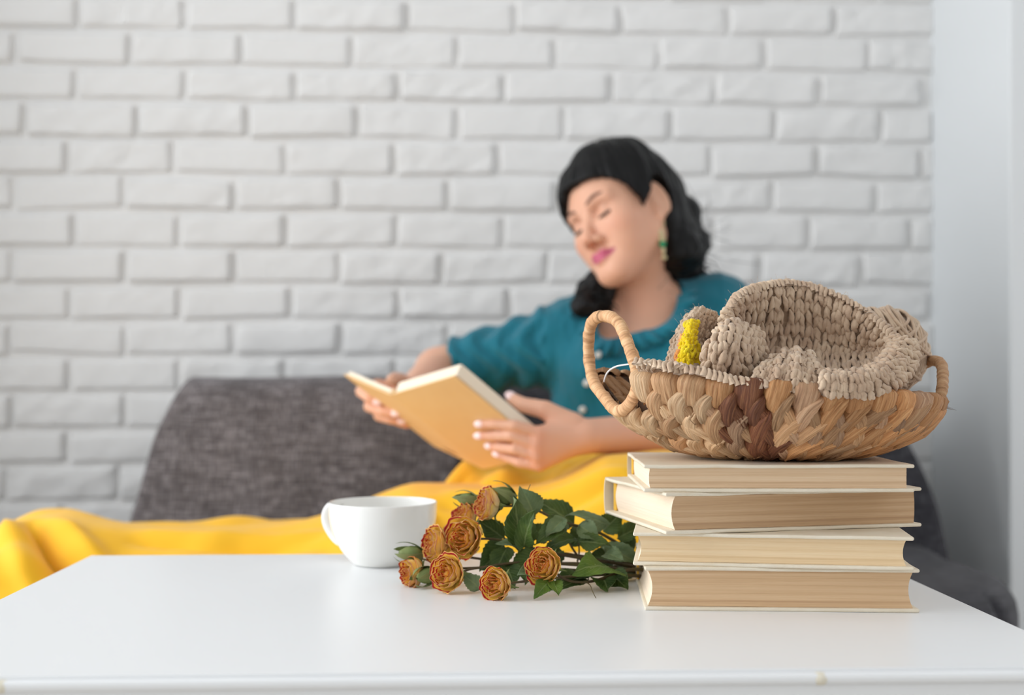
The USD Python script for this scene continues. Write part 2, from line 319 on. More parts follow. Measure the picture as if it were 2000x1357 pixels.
def petal_mat(name, base, mid, edge, outer, blush):
    nd = {'uv': ('uvmap', {'attribute': 'st'}), 's': ('separate_xyz', {}), 't': ('texture_coordinate', {}), 'n': ('noise_texture', {'scale': 170.0, 'detail': 3.0}), 'n2': ('noise_texture', {'scale': 60.0, 'detail': 3.0}),
          'sub': ('math', {'math_type': 'multiply_add', 'value2': 0.26, 'value3': -0.13}), 'add': ('math', {'math_type': 'add'}),
          'ri': ('rgb_ramp', {'ramp': [(0.0, base), (0.5, mid), (0.84, mid), (0.90, edge), (0.955, edge), (0.985, lin(250, 205, 120)), (1.0, lin(250, 205, 120))]}),
          'ro': ('rgb_ramp', {'ramp': [(0.0, outer), (0.6, outer), (0.90, mid), (0.97, blush), (1.0, lin(248, 200, 130))]}),
          'rb': ('rgb_ramp', {'ramp': [(0.5, (0, 0, 0)), (0.75, (0.7, 0.7, 0.7))]}), 'mb': ('mix_color', {'b': blush}), 'bl': ('rgb_to_bw', {}),
          'side': ('math', {'math_type': 'greater_than', 'value2': 1.5}), 'mx': ('mix_color', {}), 'b': ('bump', {'distance': 0.0005, 'strength': 0.7}),
          'p': ('principled_bsdf', {'roughness': 0.65, 'specular_ior_level': 0.25}), 'tr': ('translucent_bsdf', {}), 'mc': ('mix_closure', {'fac': 0.38})}
    ln = [('uv.UV', 's.vector'), ('t.object', 'n.vector'), ('t.object', 'n2.vector'), ('n2.fac', 'sub.value1'), ('s.y', 'add.value1'), ('sub.value', 'add.value2'), ('add.value', 'ri.fac'), ('add.value', 'ro.fac'),
          ('n2.fac', 'rb.fac'), ('rb.color', 'bl.color'), ('bl.val', 'mb.fac'), ('ro.color', 'mb.a'), ('s.x', 'side.value1'), ('side.value', 'mx.fac'), ('ri.color', 'mx.a'), ('mb.result', 'mx.b'), ('mx.result', 'p.base_color'), ('mx.result', 'tr.color'),
          ('n.fac', 'b.height'), ('b.normal', 'p.normal'), ('p.BSDF', 'mc.closure1'), ('tr.BSDF', 'mc.closure2')]
    return usdkit.material(stage, '/World/Looks/' + name, nd, ln, surface='mc.closure')
Y0, Y1, RE = lin(255, 240, 150), lin(255, 222, 108), lin(176, 22, 48)
M['petal'] = petal_mat('dried_petal', Y0, Y1, RE, lin(255, 234, 178), lin(226, 160, 156))
M['petal_in'] = petal_mat('dried_petal_heart', lin(255, 224, 122), lin(255, 220, 114), lin(200, 60, 50), lin(255, 214, 110), lin(206, 92, 70))
def leaf_mat(name, top, top2, under):
    nd = {'uv': ('uvmap', {'attribute': 'st'}), 's': ('separate_xyz', {}), 't': ('texture_coordinate', {}), 'n': ('noise_texture', {'scale': 70.0, 'detail': 4.0}), 'r': ('rgb_ramp', {'ramp': [(0.3, top), (0.7, top2)]}), 'ru': ('rgb_ramp', {'ramp': [(0.3, under), (0.75, top2)]}),
          'side': ('math', {'math_type': 'greater_than', 'value2': 1.5}), 'mx': ('mix_color', {}), 'fr': ('math', {'math_type': 'fraction'}), 'ce': ('math', {'math_type': 'subtract', 'value2': 0.5}), 'ab': ('math', {'math_type': 'absolute'}), 'mid': ('map_range', {'from_min': 0.012, 'from_max': 0.05, 'to_min': 1.0, 'to_max': 0.0, 'clamp': True}),
          'la': ('math', {'math_type': 'multiply_add', 'value2': 6.0}), 'tn': ('math', {'math_type': 'multiply', 'value2': -8.0}), 'lf': ('math', {'math_type': 'fraction'}), 'lv': ('map_range', {'from_min': 0.03, 'from_max': 0.16, 'to_min': 0.55, 'to_max': 0.0, 'clamp': True}), 'vm': ('math', {'math_type': 'maximum'}), 'vf': ('math', {'math_type': 'multiply', 'value2': 0.45}), 'vc': ('mix_color', {'b': lin(150, 164, 110)}),
          'hs': ('math', {'math_type': 'multiply_add', 'value2': -0.8}),
          'b': ('bump', {'distance': 0.0007, 'strength': 0.6}), 'p': ('principled_bsdf', {'roughness': 0.5, 'specular_ior_level': 0.35}), 'tr': ('translucent_bsdf', {}), 'mc': ('mix_closure', {'fac': 0.15})}
    ln = [('uv.UV', 's.vector'), ('t.object', 'n.vector'), ('n.fac', 'r.fac'), ('n.fac', 'ru.fac'), ('s.x', 'side.value1'), ('side.value', 'mx.fac'), ('r.color', 'mx.a'), ('ru.color', 'mx.b'), ('s.x', 'fr.value1'), ('fr.value', 'ce.value1'), ('ce.value', 'ab.value1'), ('ab.value', 'mid.value'), ('ab.value', 'la.value1'), ('s.y', 'tn.value1'), ('tn.value', 'la.value3'), ('la.value', 'lf.value1'), ('lf.value', 'lv.value'), ('mid.result', 'vm.value1'), ('lv.result', 'vm.value2'), ('vm.value', 'vf.value1'), ('vf.value', 'vc.fac'), ('mx.result', 'vc.a'),
          ('vc.result', 'p.base_color'), ('vc.result', 'tr.color'), ('vm.value', 'hs.value1'), ('n.fac', 'hs.value3'),
          ('hs.value', 'b.height'), ('b.normal', 'p.normal'), ('p.BSDF', 'mc.closure1'), ('tr.BSDF', 'mc.closure2')]
    return usdkit.material(stage, '/World/Looks/' + name, nd, ln, surface='mc.closure')
M['leaf'] = [leaf_mat('leaf_deep', lin(54, 78, 30), lin(88, 110, 50), lin(136, 150, 112)), leaf_mat('leaf_bright', lin(70, 100, 30), lin(104, 132, 48), lin(140, 156, 110)), leaf_mat('leaf_grey', lin(92, 114, 74), lin(128, 146, 106), lin(152, 166, 132))]
M['stem'] = mat('dry_stem', lin(72, 52, 34), 0.6, noise=(60, lin(98, 88, 48), 3.0, (1, 1, 1)))
M['sepal'] = leaf_mat('sepal_green', lin(110, 128, 72), lin(140, 150, 92), lin(150, 158, 110))

# ------------------------------------------------------------------ the setting
YW = 2.56                                       # brick wall
corner = on_y(1818, 600, YW); XC = corner[0]
D = FW + RT * (1972 - 1000) / FPX; YF = XC / D[0] * D[1]   # front face of the projecting wall on the right
fl = Thing('floor', kind='structure')
fl.part('floor_boards', rbox((-3.2, -1.7, -0.04), (XC + 0.8, YW + 0.1, 0), 0.005, (4, 4, 1)), M['floor'])
wr = Thing('wall_right', kind='structure')
wr.part('plaster', rbox((XC, YF, -0.02), (XC + 0.9, YW + 0.12, 2.6), 0.006, (2, 2, 6)), M['plaster'])
wl = Thing('wall_left', kind='structure')
wl.part('plaster', rbox((-1.60, 1.98, -0.02), (-1.42, YW + 0.12, 2.6), 0.006, (1, 2, 6)), M['plaster'])
wf = Thing('wall_front', kind='structure')
wf.part('plaster', rbox((-1.6, -1.75, -0.02), (XC + 0.9, -1.62, 2.6), 0.006, (2, 1, 2)), M['plaster'])
cl = Thing('ceiling', kind='structure')
cl.part('plaster', rbox((-3.2, -1.75, 2.6), (XC + 0.9, YW + 0.12, 2.66), 0.006, (2, 2, 1)), M['plaster'])
wb = Thing('wall_back', kind='structure')
wb.part('mortar', rbox((-1.6, YW, -0.02), (XC + 0.02, YW + 0.12, 2.6), 0.004, (2, 1, 2)), M['mortar'])
ROWS = [(-15, [1086, 1297, 1490, 1705]), (54, [148, 357, 570, 787, 1000, 1205, 1415, 1620]), (124, [27, 250, 465, 680, 884, 1075, 1280, 1485, 1688]), (192, [145, 357, 570, 770, 978, 1185, 1390, 1590, 1795]),
        (265, [45, 265, 478, 692, 888, 1095, 1300, 1505, 1710]), (337, [128, 333, 552, 765, 965, 1175, 1380, 1585, 1790]), (407, [22, 238, 452, 657, 868, 1078, 1290, 1500, 1703]), (480, [140, 345, 552, 768, 975, 1180, 1385, 1570, 1770]),
        (551, [20, 240, 450, 658, 855, 1062, 1270, 1475, 1672]), (621, [133, 348, 563, 772, 985, 1190, 1400, 1600, 1808]), (691, [18, 238, 449, 659, 870, 1080, 1290, 1490, 1690]), (761, [130, 345, 550, 765, 975, 1180, 1390, 1600]),
        (834, [20, 240, 455, 665]), (902, [128, 340, 555]), (974, [7, 225, 440]), (1040, [117, 330, 540]), (1110, [20, 230]), (1180, [130, 340])]
ROWS = [(-85, [148, 357, 570, 787, 1000, 1205, 1415, 1620])] + ROWS
brng = np.random.default_rng(11)
def brick(x0, x1, z0, z1):
    hw, hh = (x1 - x0) / 2, (z1 - z0) / 2; cx, cz = (x0 + x1) / 2, (z0 + z1) / 2
    e = np.array([0, 0.0012, 0.0035, 0.0075])
    X = np.r_[-hw + e, np.linspace(-hw + 0.022, hw - 0.022, 11), hw - e[::-1]]; Z = np.r_[-hh + e, np.linspace(-hh + 0.02, hh - 0.02, 3), hh - e[::-1]]
    prof = lambda a, h: np.clip((h - np.abs(a)) / 0.0075, 0, 1)
    A, B = np.meshgrid(X, Z, indexing='ij')
    pa, pb = 1 - (1 - prof(A, hw)) ** 2.6, 1 - (1 - prof(B, hh)) ** 2.6
    q = np.stack([A + cx, B + cz, np.zeros_like(A)], -1); s = brng.uniform(0, 90)
    n1 = meshkit.fbm(q * 38 + s, 3) - 0.5; n2 = meshkit.fbm(q * 14 + s + 40, 2) - 0.5; n3 = meshkit.fbm(q * 90 + s + 9, 2) - 0.5
    rough = brng.choice([0.5, 1.0, 1.8])
    d = (0.0115 + 0.002 * brng.normal()) * np.minimum(pa, pb) ** 0.8 + pa * pb * rough * (0.008 * n1 + 0.005 * n2 + 0.004 * n3)
    A2 = A + 0.008 * n2 * (1 - pa) * 2 + brng.normal() * 0.02 * B; B2 = B + 0.006 * n2 * (1 - pb) * 2 + 0.004 * n1 * (1 - pb) + 0.006 * brng.normal() * (A / hw) * 0.3
    v = np.stack([A2 + cx, YW - np.maximum(d, 0) + 0.0005 * (d <= 0), B2 + cz], -1).reshape(-1, 3)
    return v, grid_faces(len(X), len(Z))
zrow = [on_y(100, r[0], YW)[2] for r in ROWS]
for k, (vb, js) in enumerate(ROWS):
    zb = zrow[k]; zt = (zrow[k - 1] if k else zb + 0.0745) - 0.0115
    xs = [on_y(j, 650, YW)[0] for j in js]
    while xs[0] > -1.2: xs.insert(0, xs[0] - 0.2245)
    while xs[-1] + 0.2245 < XC - 0.015: xs.append(xs[-1] + 0.2245)
    if XC - xs[-1] > 0.03: xs.append(XC + 0.003)
    for a, b in zip(xs[:-1], xs[1:]):
        wb.part('brick', brick(a + 0.0115 + brng.normal() * 0.0012, b + brng.normal() * 0.001, zb + brng.normal() * 0.0008, zt + brng.normal() * 0.001), M['brick'])

# ------------------------------------------------------------------ the table
ZT = 0.45
bl, br = on_z(187, 1080, ZT), on_z(1667, 1080, ZT); YB = (bl[1] + br[1]) / 2
xl, xr = bl[0], br[0]; yf = on_z(1000, 1311, ZT)[1]
tb = Thing('coffee_table', 'white lacquered coffee table with square edges carrying the books, cup and roses', 'table', ((xl + xr) / 2, (yf + YB) / 2, 0))
tb.part('tabletop', rbox((xl, yf, ZT - 0.012), (xr, YB, ZT), 0.0008, (3, 3, 1)), M['table'])
tb.part('apron', rbox((xl + 0.0005, yf - 0.004, ZT - 0.05), (xr - 0.0005, YB - 0.0005, ZT - 0.006), 0.0012, (3, 3, 1)), M['table'])
tb.part('edge_band', rbox((xl - 0.0008, yf - 0.0075, ZT - 0.0100), (xr + 0.0008, yf + 0.004, ZT - 0.0022), 0.0034, (3, 1, 1)), M['table'], label='pale rounded bead along the front edge')
for sx in (0, 1):
    for sy in (0, 1):
        x0 = xl if not sx else xr - 0.05; y0 = yf if not sy else YB - 0.05
        tb.part('leg', rbox((x0, y0, 0), (x0 + 0.05, y0 + 0.05, ZT - 0.05), 0.002, (1, 1, 2)), M['table'])
for u, w in ((1603, 0.013), (22, 0.016)):
    c = on_z(u, 1309, ZT)
    tb.part('glue_mark', ellip((c[0], yf - 0.0030, ZT - 0.0062), (w * 0.62, 0.0052, 0.0045), n=3), M['tape'], label='small yellowed glue mark on the table edge')

# ------------------------------------------------------------------ the four stacked books
def closed_book(label, fl_px, fr_px, d_l, d_r, depth, z0, h, pm, cov=0.0033, over=0.004, spine_back=True, inset=(0.008, 0.006), bow=0.0, group=None, concave_ends=False):
    """front edge from pixel column fl_px (at distance d_l) to fr_px (at d_r); z0 base height, h thickness; the fore edge faces the camera"""
    a, b = P(fl_px, HOR, d_l), P(fr_px, HOR, d_r); a[2] = b[2] = 0
    ex = unit(b - a); ey = np.array([-ex[1], ex[0], 0]); L = np.linalg.norm(b - a)
    t = Thing('hardcover_book', label, 'book', ((a + b) / 2 + ey * depth / 2) * (1, 1, 0) + (0, 0, z0))
    R = np.stack([ex, ey, UP], 1); W = lambda m: (np.asarray(m[0]) @ R.T + a + (0, 0, z0), m[1])
    def board(za, zb, wob):
        v, f = rbox((0, 0, za), (L, depth, zb), cov * 0.48, (14, 8, 1))
        v = v.copy(); v[:, 2] += wob * (meshkit.fbm(np.c_[v[:, :2] * 22, np.full(len(v), za * 900)], 2) - 0.5) * 0.0022
        return W((v, f))
    t.part('back_cover', board(0, cov, 0.3), M['cover']); t.part('front_cover', board(h - cov, h, 1.0), M['cover'])
    il, ir = inset; n = 18
    X = np.linspace(il, L - ir, 24); Z = np.linspace(cov, h - cov, 9); zz = np.linspace(-1, 1, 9)
    vs = []
    # page block: a box whose fore edge is gently hollow and whose ends bow
    nx, ny, nz = 24, 8, 9
    gx, gy, gz = np.meshgrid(np.linspace(0, 1, nx), np.linspace(0, 1, ny), np.linspace(-1, 1, nz), indexing='ij')
    x0 = il + (1 - gz ** 2) * (bow if not concave_ends else bow); x1 = L - ir - (1 - gz ** 2) * (bow * 0.8)
    v = np.stack([x0 + (x1 - x0) * gx, over + (depth - over - 0.003) * gy + (1 - gz ** 2) * 0.0022 * (1 - gy), cov + (h - 2 * cov) * (gz + 1) / 2], -1)
    v[..., 1] += 0.0006 * (meshkit.fbm(v * (8, 8, 420), 2) - 0.5) * (gy < 0.01)
    idx = np.arange(nx * ny * nz).reshape(nx, ny, nz); F = []
    for s, flip in ((idx[:, 0], 0), (idx[:, -1], 1), (idx[0], 1), (idx[-1], 0), (idx[:, :, 0], 1), (idx[:, :, -1], 0)):
        q = np.stack([s[:-1, :-1], s[1:, :-1], s[1:, 1:], s[:-1, 1:]], -1).reshape(-1, 4); F.append(q[:, ::-1] if flip else q)
    t.part('page_block', W((v.reshape(-1, 3), np.vstack(F))), pm, smooth=40)
    if spine_back:
        g = np.linspace(-1, 1, 11); prof = np.stack([depth - 0.002 + 0.006 * np.sqrt(np.maximum(1 - g ** 2 * 0.92, 0)), h / 2 + h / 2 * g], 1)
        G = np.stack([np.stack([np.full(11, x), prof[:, 0], prof[:, 1]], 1) for x in np.linspace(0, L, 8)])
        (v, f), _ = solidify(G, 0.0016); t.part('spine', W((v, f)), M['cover'], smooth=50)
        for x in (il - 0.0025, L - ir + 0.0005):
            t.part('headband', W(rbox((x, depth - 0.010, cov), (x + 0.002, depth - 0.002, h - cov), 0.0009, (1, 1, 4))), M['headband'], label='yellow fabric headband at the spine')
    return t
BK = [(1259, 1797, 1.053, 1.041, 0.150, ZT, 0.0372, 3), (1236, 1786, 1.062, 1.030, 0.150, ZT + 0.0374, 0.0284, 2), (1300, 1801, 1.044, 1.100, 0.168, ZT + 0.0660, 0.0352, 1), (1257, 1787, 1.052, 1.050, 0.160, ZT + 0.1014, 0.0238, 0)]
closed_book('thick cream hardback at the bottom of the stack, flat on the white table', *BK[0][:5], *BK[0][5:7], M['pages'][3], bow=0.004, inset=(0.003, 0.005))
closed_book('cream hardback second from the bottom of the stack, its pale cover showing', *BK[1][:5], *BK[1][5:7], M['pages'][2], bow=0.003, inset=(0.004, 0.006))
closed_book('cream hardback second from the top of the stack, turned askew, yellow headband showing', *BK[2][:5], *BK[2][5:7], M['pages'][1], bow=-0.0025, inset=(0.010, 0.006))
closed_book('cream hardback on top of the stack, directly under the woven basket', *BK[3][:5], *BK[3][5:7], M['pages'][0], bow=-0.0008, inset=(0.006, 0.006))
ZB = ZT + 0.1014 + 0.0238

# ------------------------------------------------------------------ the cup
cc = on_z(748, 1101, ZT); rc = 105.5 / FPX * ((cc - CAM) @ FW)
cup = Thing('teacup', 'white porcelain teacup with a looped handle beside the dried roses', 'cup', cc)
hz = 0.0665
prof = [(0.0, 0.004), (0.40, 0.004), (0.47, 0.0), (0.52, 0.0005), (0.60, 0.0045), (0.74, 0.0135), (0.87, 0.0265), (0.955, 0.040), (0.99, 0.052), (1.0, 0.0655), (0.995, hz), (0.982, hz + 0.0003), (0.97, hz - 0.0012), (0.962, 0.052), (0.925, 0.0395), (0.84, 0.027), (0.70, 0.0155), (0.50, 0.0085), (0.0, 0.0075)]
pr = np.array(prof); pr[:, 0] *= rc
k = np.linspace(0, len(pr) - 1, 90); pr = np.stack([PchipInterpolator(np.arange(len(pr)), pr[:, i])(k) for i in (0, 1)], 1)
ang = np.linspace(0, 2 * np.pi, 72, endpoint=False)
v = np.stack([pr[None, :, 0] * np.cos(ang)[:, None], pr[None, :, 0] * np.sin(ang)[:, None], np.broadcast_to(pr[None, :, 1], (72, 90))], -1).reshape(-1, 3)
cup.part('bowl', (v + cc, grid_faces(72, 90, wrap_u=True)), M['cup'])
ha = math.radians(147); hd = np.array([math.cos(ha), math.sin(ha), 0])
hp = spline([cc + hd * rc * r + UP * z for r, z in ((0.985, 0.0575), (1.15, 0.0605), (1.31, 0.054), (1.345, 0.042), (1.22, 0.029), (1.04, 0.020), (0.84, 0.0165))], 30)
v, f = tube(hp, 0.0048, 12); ctr = np.repeat(hp, 12, 0); side = np.cross(hd, UP); vv = v[:len(ctr)]
v[:len(ctr)] = ctr + (vv - ctr) * 0.8 + ((vv - ctr) @ side)[:, None] * side * 0.5
cup.part('handle', (v, f), M['cup'])

# ------------------------------------------------------------------ the sofa
sofa = Thing('sofa', 'low grey woven-fabric sofa against the white brick wall', 'sofa', (0.0, 2.0, 0.0))
def back_cushion(name, left, right, zlo, ztop, y0, y1, m, seed, r=0.045):
    """left/right: lists of (z, x) outline points, top first"""
    v, f = rbox((-1, y0, zlo), (1, y1, ztop), r, (40, 4, 24)); v = v.copy()
    L = PchipInterpolator(*np.array(sorted(left)).T); Rr = PchipInterpolator(*np.array(sorted(right)).T)
    s = (v[:, 0] + 1) / 2; zc = np.clip(v[:, 2], zlo, ztop); xl_, xr_ = L(zc), Rr(zc)
    v[:, 0] = xl_ + (xr_ - xl_) * s
    n = meshkit.fbm(np.c_[v[:, 0] * 7, v[:, 2] * 5, np.full(len(v), seed)], 3) - 0.5
    fr = v[:, 1] < (y0 + y1) / 2
    v[:, 1] += -0.03 * n * fr - (0.02 * np.sin(np.clip(s, 0, 1) * np.pi)) * fr + (ztop - v[:, 2]) * -0.18 * fr
    v[:, 2] += 0.008 * (meshkit.fbm(np.c_[v[:, 0] * 5, v[:, 1] * 3, np.full(len(v), seed + 5.0)], 2) - 0.5) * (v[:, 2] > ztop - 0.1)
    sofa.part(name, (v, f), m)
DB = 2.27
zx = lambda u, v: (P(u, v, DB)[2], P(u, v, DB)[0])
ztop = P(500, 735, DB)[2]
zl = 0.28
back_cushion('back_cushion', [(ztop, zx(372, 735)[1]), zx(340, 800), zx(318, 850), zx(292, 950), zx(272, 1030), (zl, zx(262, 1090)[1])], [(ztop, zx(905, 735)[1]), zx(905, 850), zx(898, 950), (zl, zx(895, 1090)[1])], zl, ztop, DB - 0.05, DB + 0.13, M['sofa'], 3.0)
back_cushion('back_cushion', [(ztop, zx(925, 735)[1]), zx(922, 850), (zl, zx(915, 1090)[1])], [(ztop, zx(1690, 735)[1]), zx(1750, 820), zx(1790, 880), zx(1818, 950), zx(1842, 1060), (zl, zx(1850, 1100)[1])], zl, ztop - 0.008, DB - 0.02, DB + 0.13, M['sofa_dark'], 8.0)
xs0, xs1 = P(225, 800, 2.2)[0], P(1842, 800, 2.2)[0]
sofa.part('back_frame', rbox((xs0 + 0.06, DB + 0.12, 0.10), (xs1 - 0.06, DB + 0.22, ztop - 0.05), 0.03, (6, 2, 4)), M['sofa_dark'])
def slab(lo, hi, r, pr_, m, name, seed):
    v, f = rbox(lo, hi, r, (40, 24, 2)); v = v.copy()
    # round the front right corner in plan, sag towards it
    cx_, cy_ = hi[0] - pr_, lo[1] + pr_
    q = np.maximum(np.c_[v[:, 0] - cx_, cy_ - v[:, 1]], 0); far = q.max(1); ln = np.linalg.norm(q, axis=1)
    s = np.where(ln > 1e-6, far / np.maximum(ln, 1e-6), 1)[:, None]
    v[:, :2] = np.where((q > 0).all(1)[:, None], np.c_[cx_ + q[:, 0] * s[:, 0], cy_ - q[:, 1] * s[:, 0]], v[:, :2])
    n = meshkit.fbm(np.c_[v[:, 0] * 6, v[:, 1] * 6, np.full(len(v), seed)], 3) - 0.5
    v[:, 2] += 0.02 * n * (v[:, 2] > (lo[2] + hi[2]) / 2)
    sofa.part(name, (v, f), m)
XR = P(1880, 800, 2.1)[0]
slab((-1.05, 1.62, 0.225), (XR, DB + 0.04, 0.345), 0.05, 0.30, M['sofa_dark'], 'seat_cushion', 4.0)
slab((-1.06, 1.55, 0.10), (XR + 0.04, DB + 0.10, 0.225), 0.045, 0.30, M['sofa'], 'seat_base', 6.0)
for x in (-0.95, XR - 0.2):
    for y in (1.75, 2.3):
        v, f = tube([(x, y, 0.0), (x, y, 0.11)], [0.016, 0.022], 12); sofa.part('leg', (v, f), M['dark'], smooth=40)
# ------------------------------------------------------------------ the woven basket
CB = P(1494, HOR, 1.135); CB[2] = 0; BA, BB, BH = 0.159, 0.118, 1.0
HH = np.array([0, .2, .45, .6, .78, .93, 1.0, 1.12]); RR = np.array([1, .965, .885, .815, .69, .54, .38, .0])
rho_ = PchipInterpolator(HH, RR)
def bsurf(phi, h, off=0.0):
    """point of the basket's side: phi around (0 right end, -90 deg towards the camera), h from 0 at the rim to 1 at the base"""
    phi, h = np.broadcast_arrays(np.asarray(phi, float), np.asarray(h, float)); r = rho_(np.clip(h, 0, 1.12)); r = np.where(h < 0, 1 + 0.02 * h, r)
    x = BA * np.cos(phi); y = BB * np.sin(phi); zr = 0.6405 - 0.076 * x
    zb = ZB + 0.0045; z = zb + (zr - zb) * (1 - np.minimum(h, 1.0))
    p = CB + RT * (x * r + 0.010 * np.clip(h, 0, 1))[..., None] + FW * (y * r)[..., None] + UP * z[..., None]
    if np.any(np.asarray(off) != 0): p = p + bnorm(phi, h) * np.asarray(off)[..., None]
    return p
def bnorm(phi, h):
    e = 1e-3; return unit(np.cross(bsurf(phi + e, h) - bsurf(phi - e, h), bsurf(phi, h - e) - bsurf(phi, h + e)))
brg = np.random.default_rng(5)
def strand(phi0, h0, ang, L, W, thick=0.0042, lift=0.0, inside=False, bend=0.0, fold=False, taper=(0.55, 0.25)):
    e = 1e-3; p0 = np.array([phi0, h0])
    mphi = np.linalg.norm(bsurf(phi0 + e, h0) - bsurf(phi0 - e, h0)) / (2 * e); mh = np.linalg.norm(bsurf(phi0, h0 + e) - bsurf(phi0, h0 - e)) / (2 * e)
    a = np.linspace(-1, 1, 11); b = np.linspace(-1, 1, 13); A, Bm = np.meshgrid(a, b, indexing='ij')
    lo, hi = taper
    pw = np.where(A < 0, (1 - np.abs(A) ** 2.6) ** 0.5 * (1 - (1 - lo) * A ** 2 * 0.3), (1 - (1 - hi) * A ** 1.3)) ; pw = np.clip(pw, 0.12, 1)
    x = L / 2 * A * math.cos(ang) - W / 2 * Bm * pw * math.sin(ang) + bend * L * A ** 2 * math.sin(ang)
    y = L / 2 * A * math.sin(ang) + W / 2 * Bm * pw * math.cos(ang) - bend * L * A ** 2 * math.cos(ang)
    ph, hh = phi0 + x / mphi, h0 - y / mh
    seed = brg.uniform(0, 99); wr = meshkit.fbm(np.stack([A * 1.3 + Bm * 0.8, Bm * 5.0, np.full_like(A, seed)], -1), 2) - 0.5
    ht = thick * np.sqrt(np.maximum(1 - Bm ** 2, 0)) * (0.55 + 0.45 * np.sqrt(np.clip(1 - np.abs(A) ** 3, 0, 1))) + lift - 0.0030 * (Bm ** 6) - 0.0035 * np.clip((np.abs(A) - 0.75) / 0.25, 0, 1) ** 2 + wr * 0.0042 * (1 - Bm ** 4)
    sgn = -1.0 if inside else 1.0
    if fold:                                   # over the rim: the top end turns inwards
        over = np.maximum(-hh, 0) * mh; hh2 = np.maximum(hh, 0); tt = over / 0.0045
        n = bnorm(ph, hh2); pt = bsurf(ph, hh2) + n * (ht * np.cos(np.minimum(tt, 2.2)) - 0.0045 * (1 - np.cos(np.minimum(tt, 2.2))))[..., None] + UP * ((0.0045 + ht * 0.4) * np.sin(np.minimum(tt, 2.2)) - 0.004 * np.maximum(tt - 2.2, 0))[..., None]
    else:
        pt = bsurf(ph, np.maximum(hh, -0.03)) + bnorm(ph, np.maximum(hh, 0.0)) * (sgn * ht)[..., None]
    f = grid_faces(11, 13)
    n0 = np.cross(pt[6, 6] - pt[5, 6], pt[5, 7] - pt[5, 6]); 
    if n0 @ bnorm(phi0, max(h0, 0.02)) * sgn < 0: f = f[:, ::-1]
    uv = np.stack([A * 0.5 + 0.5, Bm * pw * 0.5 + 0.5], -1).reshape(-1, 2)
    return (pt.reshape(-1, 3), f), uv
basket = Thing('woven_basket', 'shallow oval basket of braided straw with two looped handles, standing on the books', 'basket', CB + UP * ZB)
# dark inner shell between outside and inside weave, open at the left hand-hole
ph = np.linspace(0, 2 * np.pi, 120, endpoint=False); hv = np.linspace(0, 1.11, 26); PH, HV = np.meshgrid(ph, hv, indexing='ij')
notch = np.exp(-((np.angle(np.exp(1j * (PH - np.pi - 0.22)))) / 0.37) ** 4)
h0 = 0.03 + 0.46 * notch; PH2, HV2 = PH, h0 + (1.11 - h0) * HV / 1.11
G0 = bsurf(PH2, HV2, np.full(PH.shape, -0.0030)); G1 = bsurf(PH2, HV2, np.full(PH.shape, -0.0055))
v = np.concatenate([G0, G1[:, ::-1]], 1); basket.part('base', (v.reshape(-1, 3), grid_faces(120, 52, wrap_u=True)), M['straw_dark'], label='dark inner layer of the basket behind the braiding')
def pick(phi):
    """the red-brown strands sit in one patch of the front"""
    u = 1497 + math.cos(phi) * 350; w = brg.uniform()
    if 1330 < u < 1460 and w < 0.55: return M['straw'][4]
    if u < 1330: return M['straw'][0 if w < 0.6 else 1]
    if u < 1560: return M['straw'][[1, 2, 3, 2, 1][int(w * 5)]]
    return M['straw'][[3, 1, 3, 2, 3][int(w * 5)]]
NC = 58; hidden, hid_uv = [], []
def put(phi, h, *a, **k):
    m, uv = strand(phi, h, *a, **k)
    front = math.sin(phi) < 0.12 and not k.get('inside')
    if front: basket.part('strand', m, pick(phi), uv=uv)
    else: hidden.append(m); hid_uv.append(uv)
inn = lambda phi, w=0.36: abs(np.angle(np.exp(1j * (phi - np.pi - 0.22)))) < w + 0.03
# arc-length spacing round the rim
tt = np.linspace(0, 2 * np.pi, 2000); ds = np.r_[0, np.cumsum(np.hypot(np.diff(BA * np.cos(tt)), np.diff(BB * np.sin(tt))))]; arc = lambda n, sh=0: np.interp((np.arange(n) + sh) / n * ds[-1], ds, tt)
for bi, (hc, n, L, W, th) in enumerate(((0.94, 28, 0.034, 0.0170, 0.0042), (0.80, 32, 0.042, 0.0190, 0.0054), (0.55, 36, 0.046, 0.0205, 0.0060), (0.31, 38, 0.040, 0.0195, 0.0058))):
    for p in arc(n, 0.3 * bi):
        if hc < 0.5 and inn(p, 0.36): continue
        jj = brg.normal(size=6)
        put(p + 0.045, hc + 0.085, math.radians(108) + jj[0] * 0.16, L * 0.66 * (1 + 0.12 * jj[1]), W * 0.80, thick=th * 0.95, lift=0.0002, taper=(1.0, 0.3))
        put(p, hc, math.radians(57) + jj[2] * 0.12, L * (1.08 + 0.10 * jj[3]), W * (0.95 + 0.12 * jj[4]), thick=th, bend=0.08 + 0.04 * jj[5], lift=0.0006, taper=(0.7, 0.15))
for p in arc(36, 0.4):
    if inn(p, 0.40): continue
    jj = brg.normal(size=4); put(p, 0.085, math.radians(76) + jj[0] * 0.12, 0.040, 0.0245 + 0.002 * jj[1], thick=0.0052, fold=True, bend=0.04 * jj[2], taper=(0.45, 0.95))
for hc, n in ((0.2, 44), (0.45, 40), (0.72, 32)):
    for p in arc(n, 0.3):
        if hc < 0.5 and inn(p): continue
        put(p, hc, math.radians(55) + brg.normal() * 0.15, 0.036, 0.016, thick=0.0040, lift=0.0058, inside=True)
hv_, hf_ = join(hidden)
basket.part('far_side_braiding', (hv_, hf_), M['straw'][1], uv=np.vstack(hid_uv), kind='stuff')
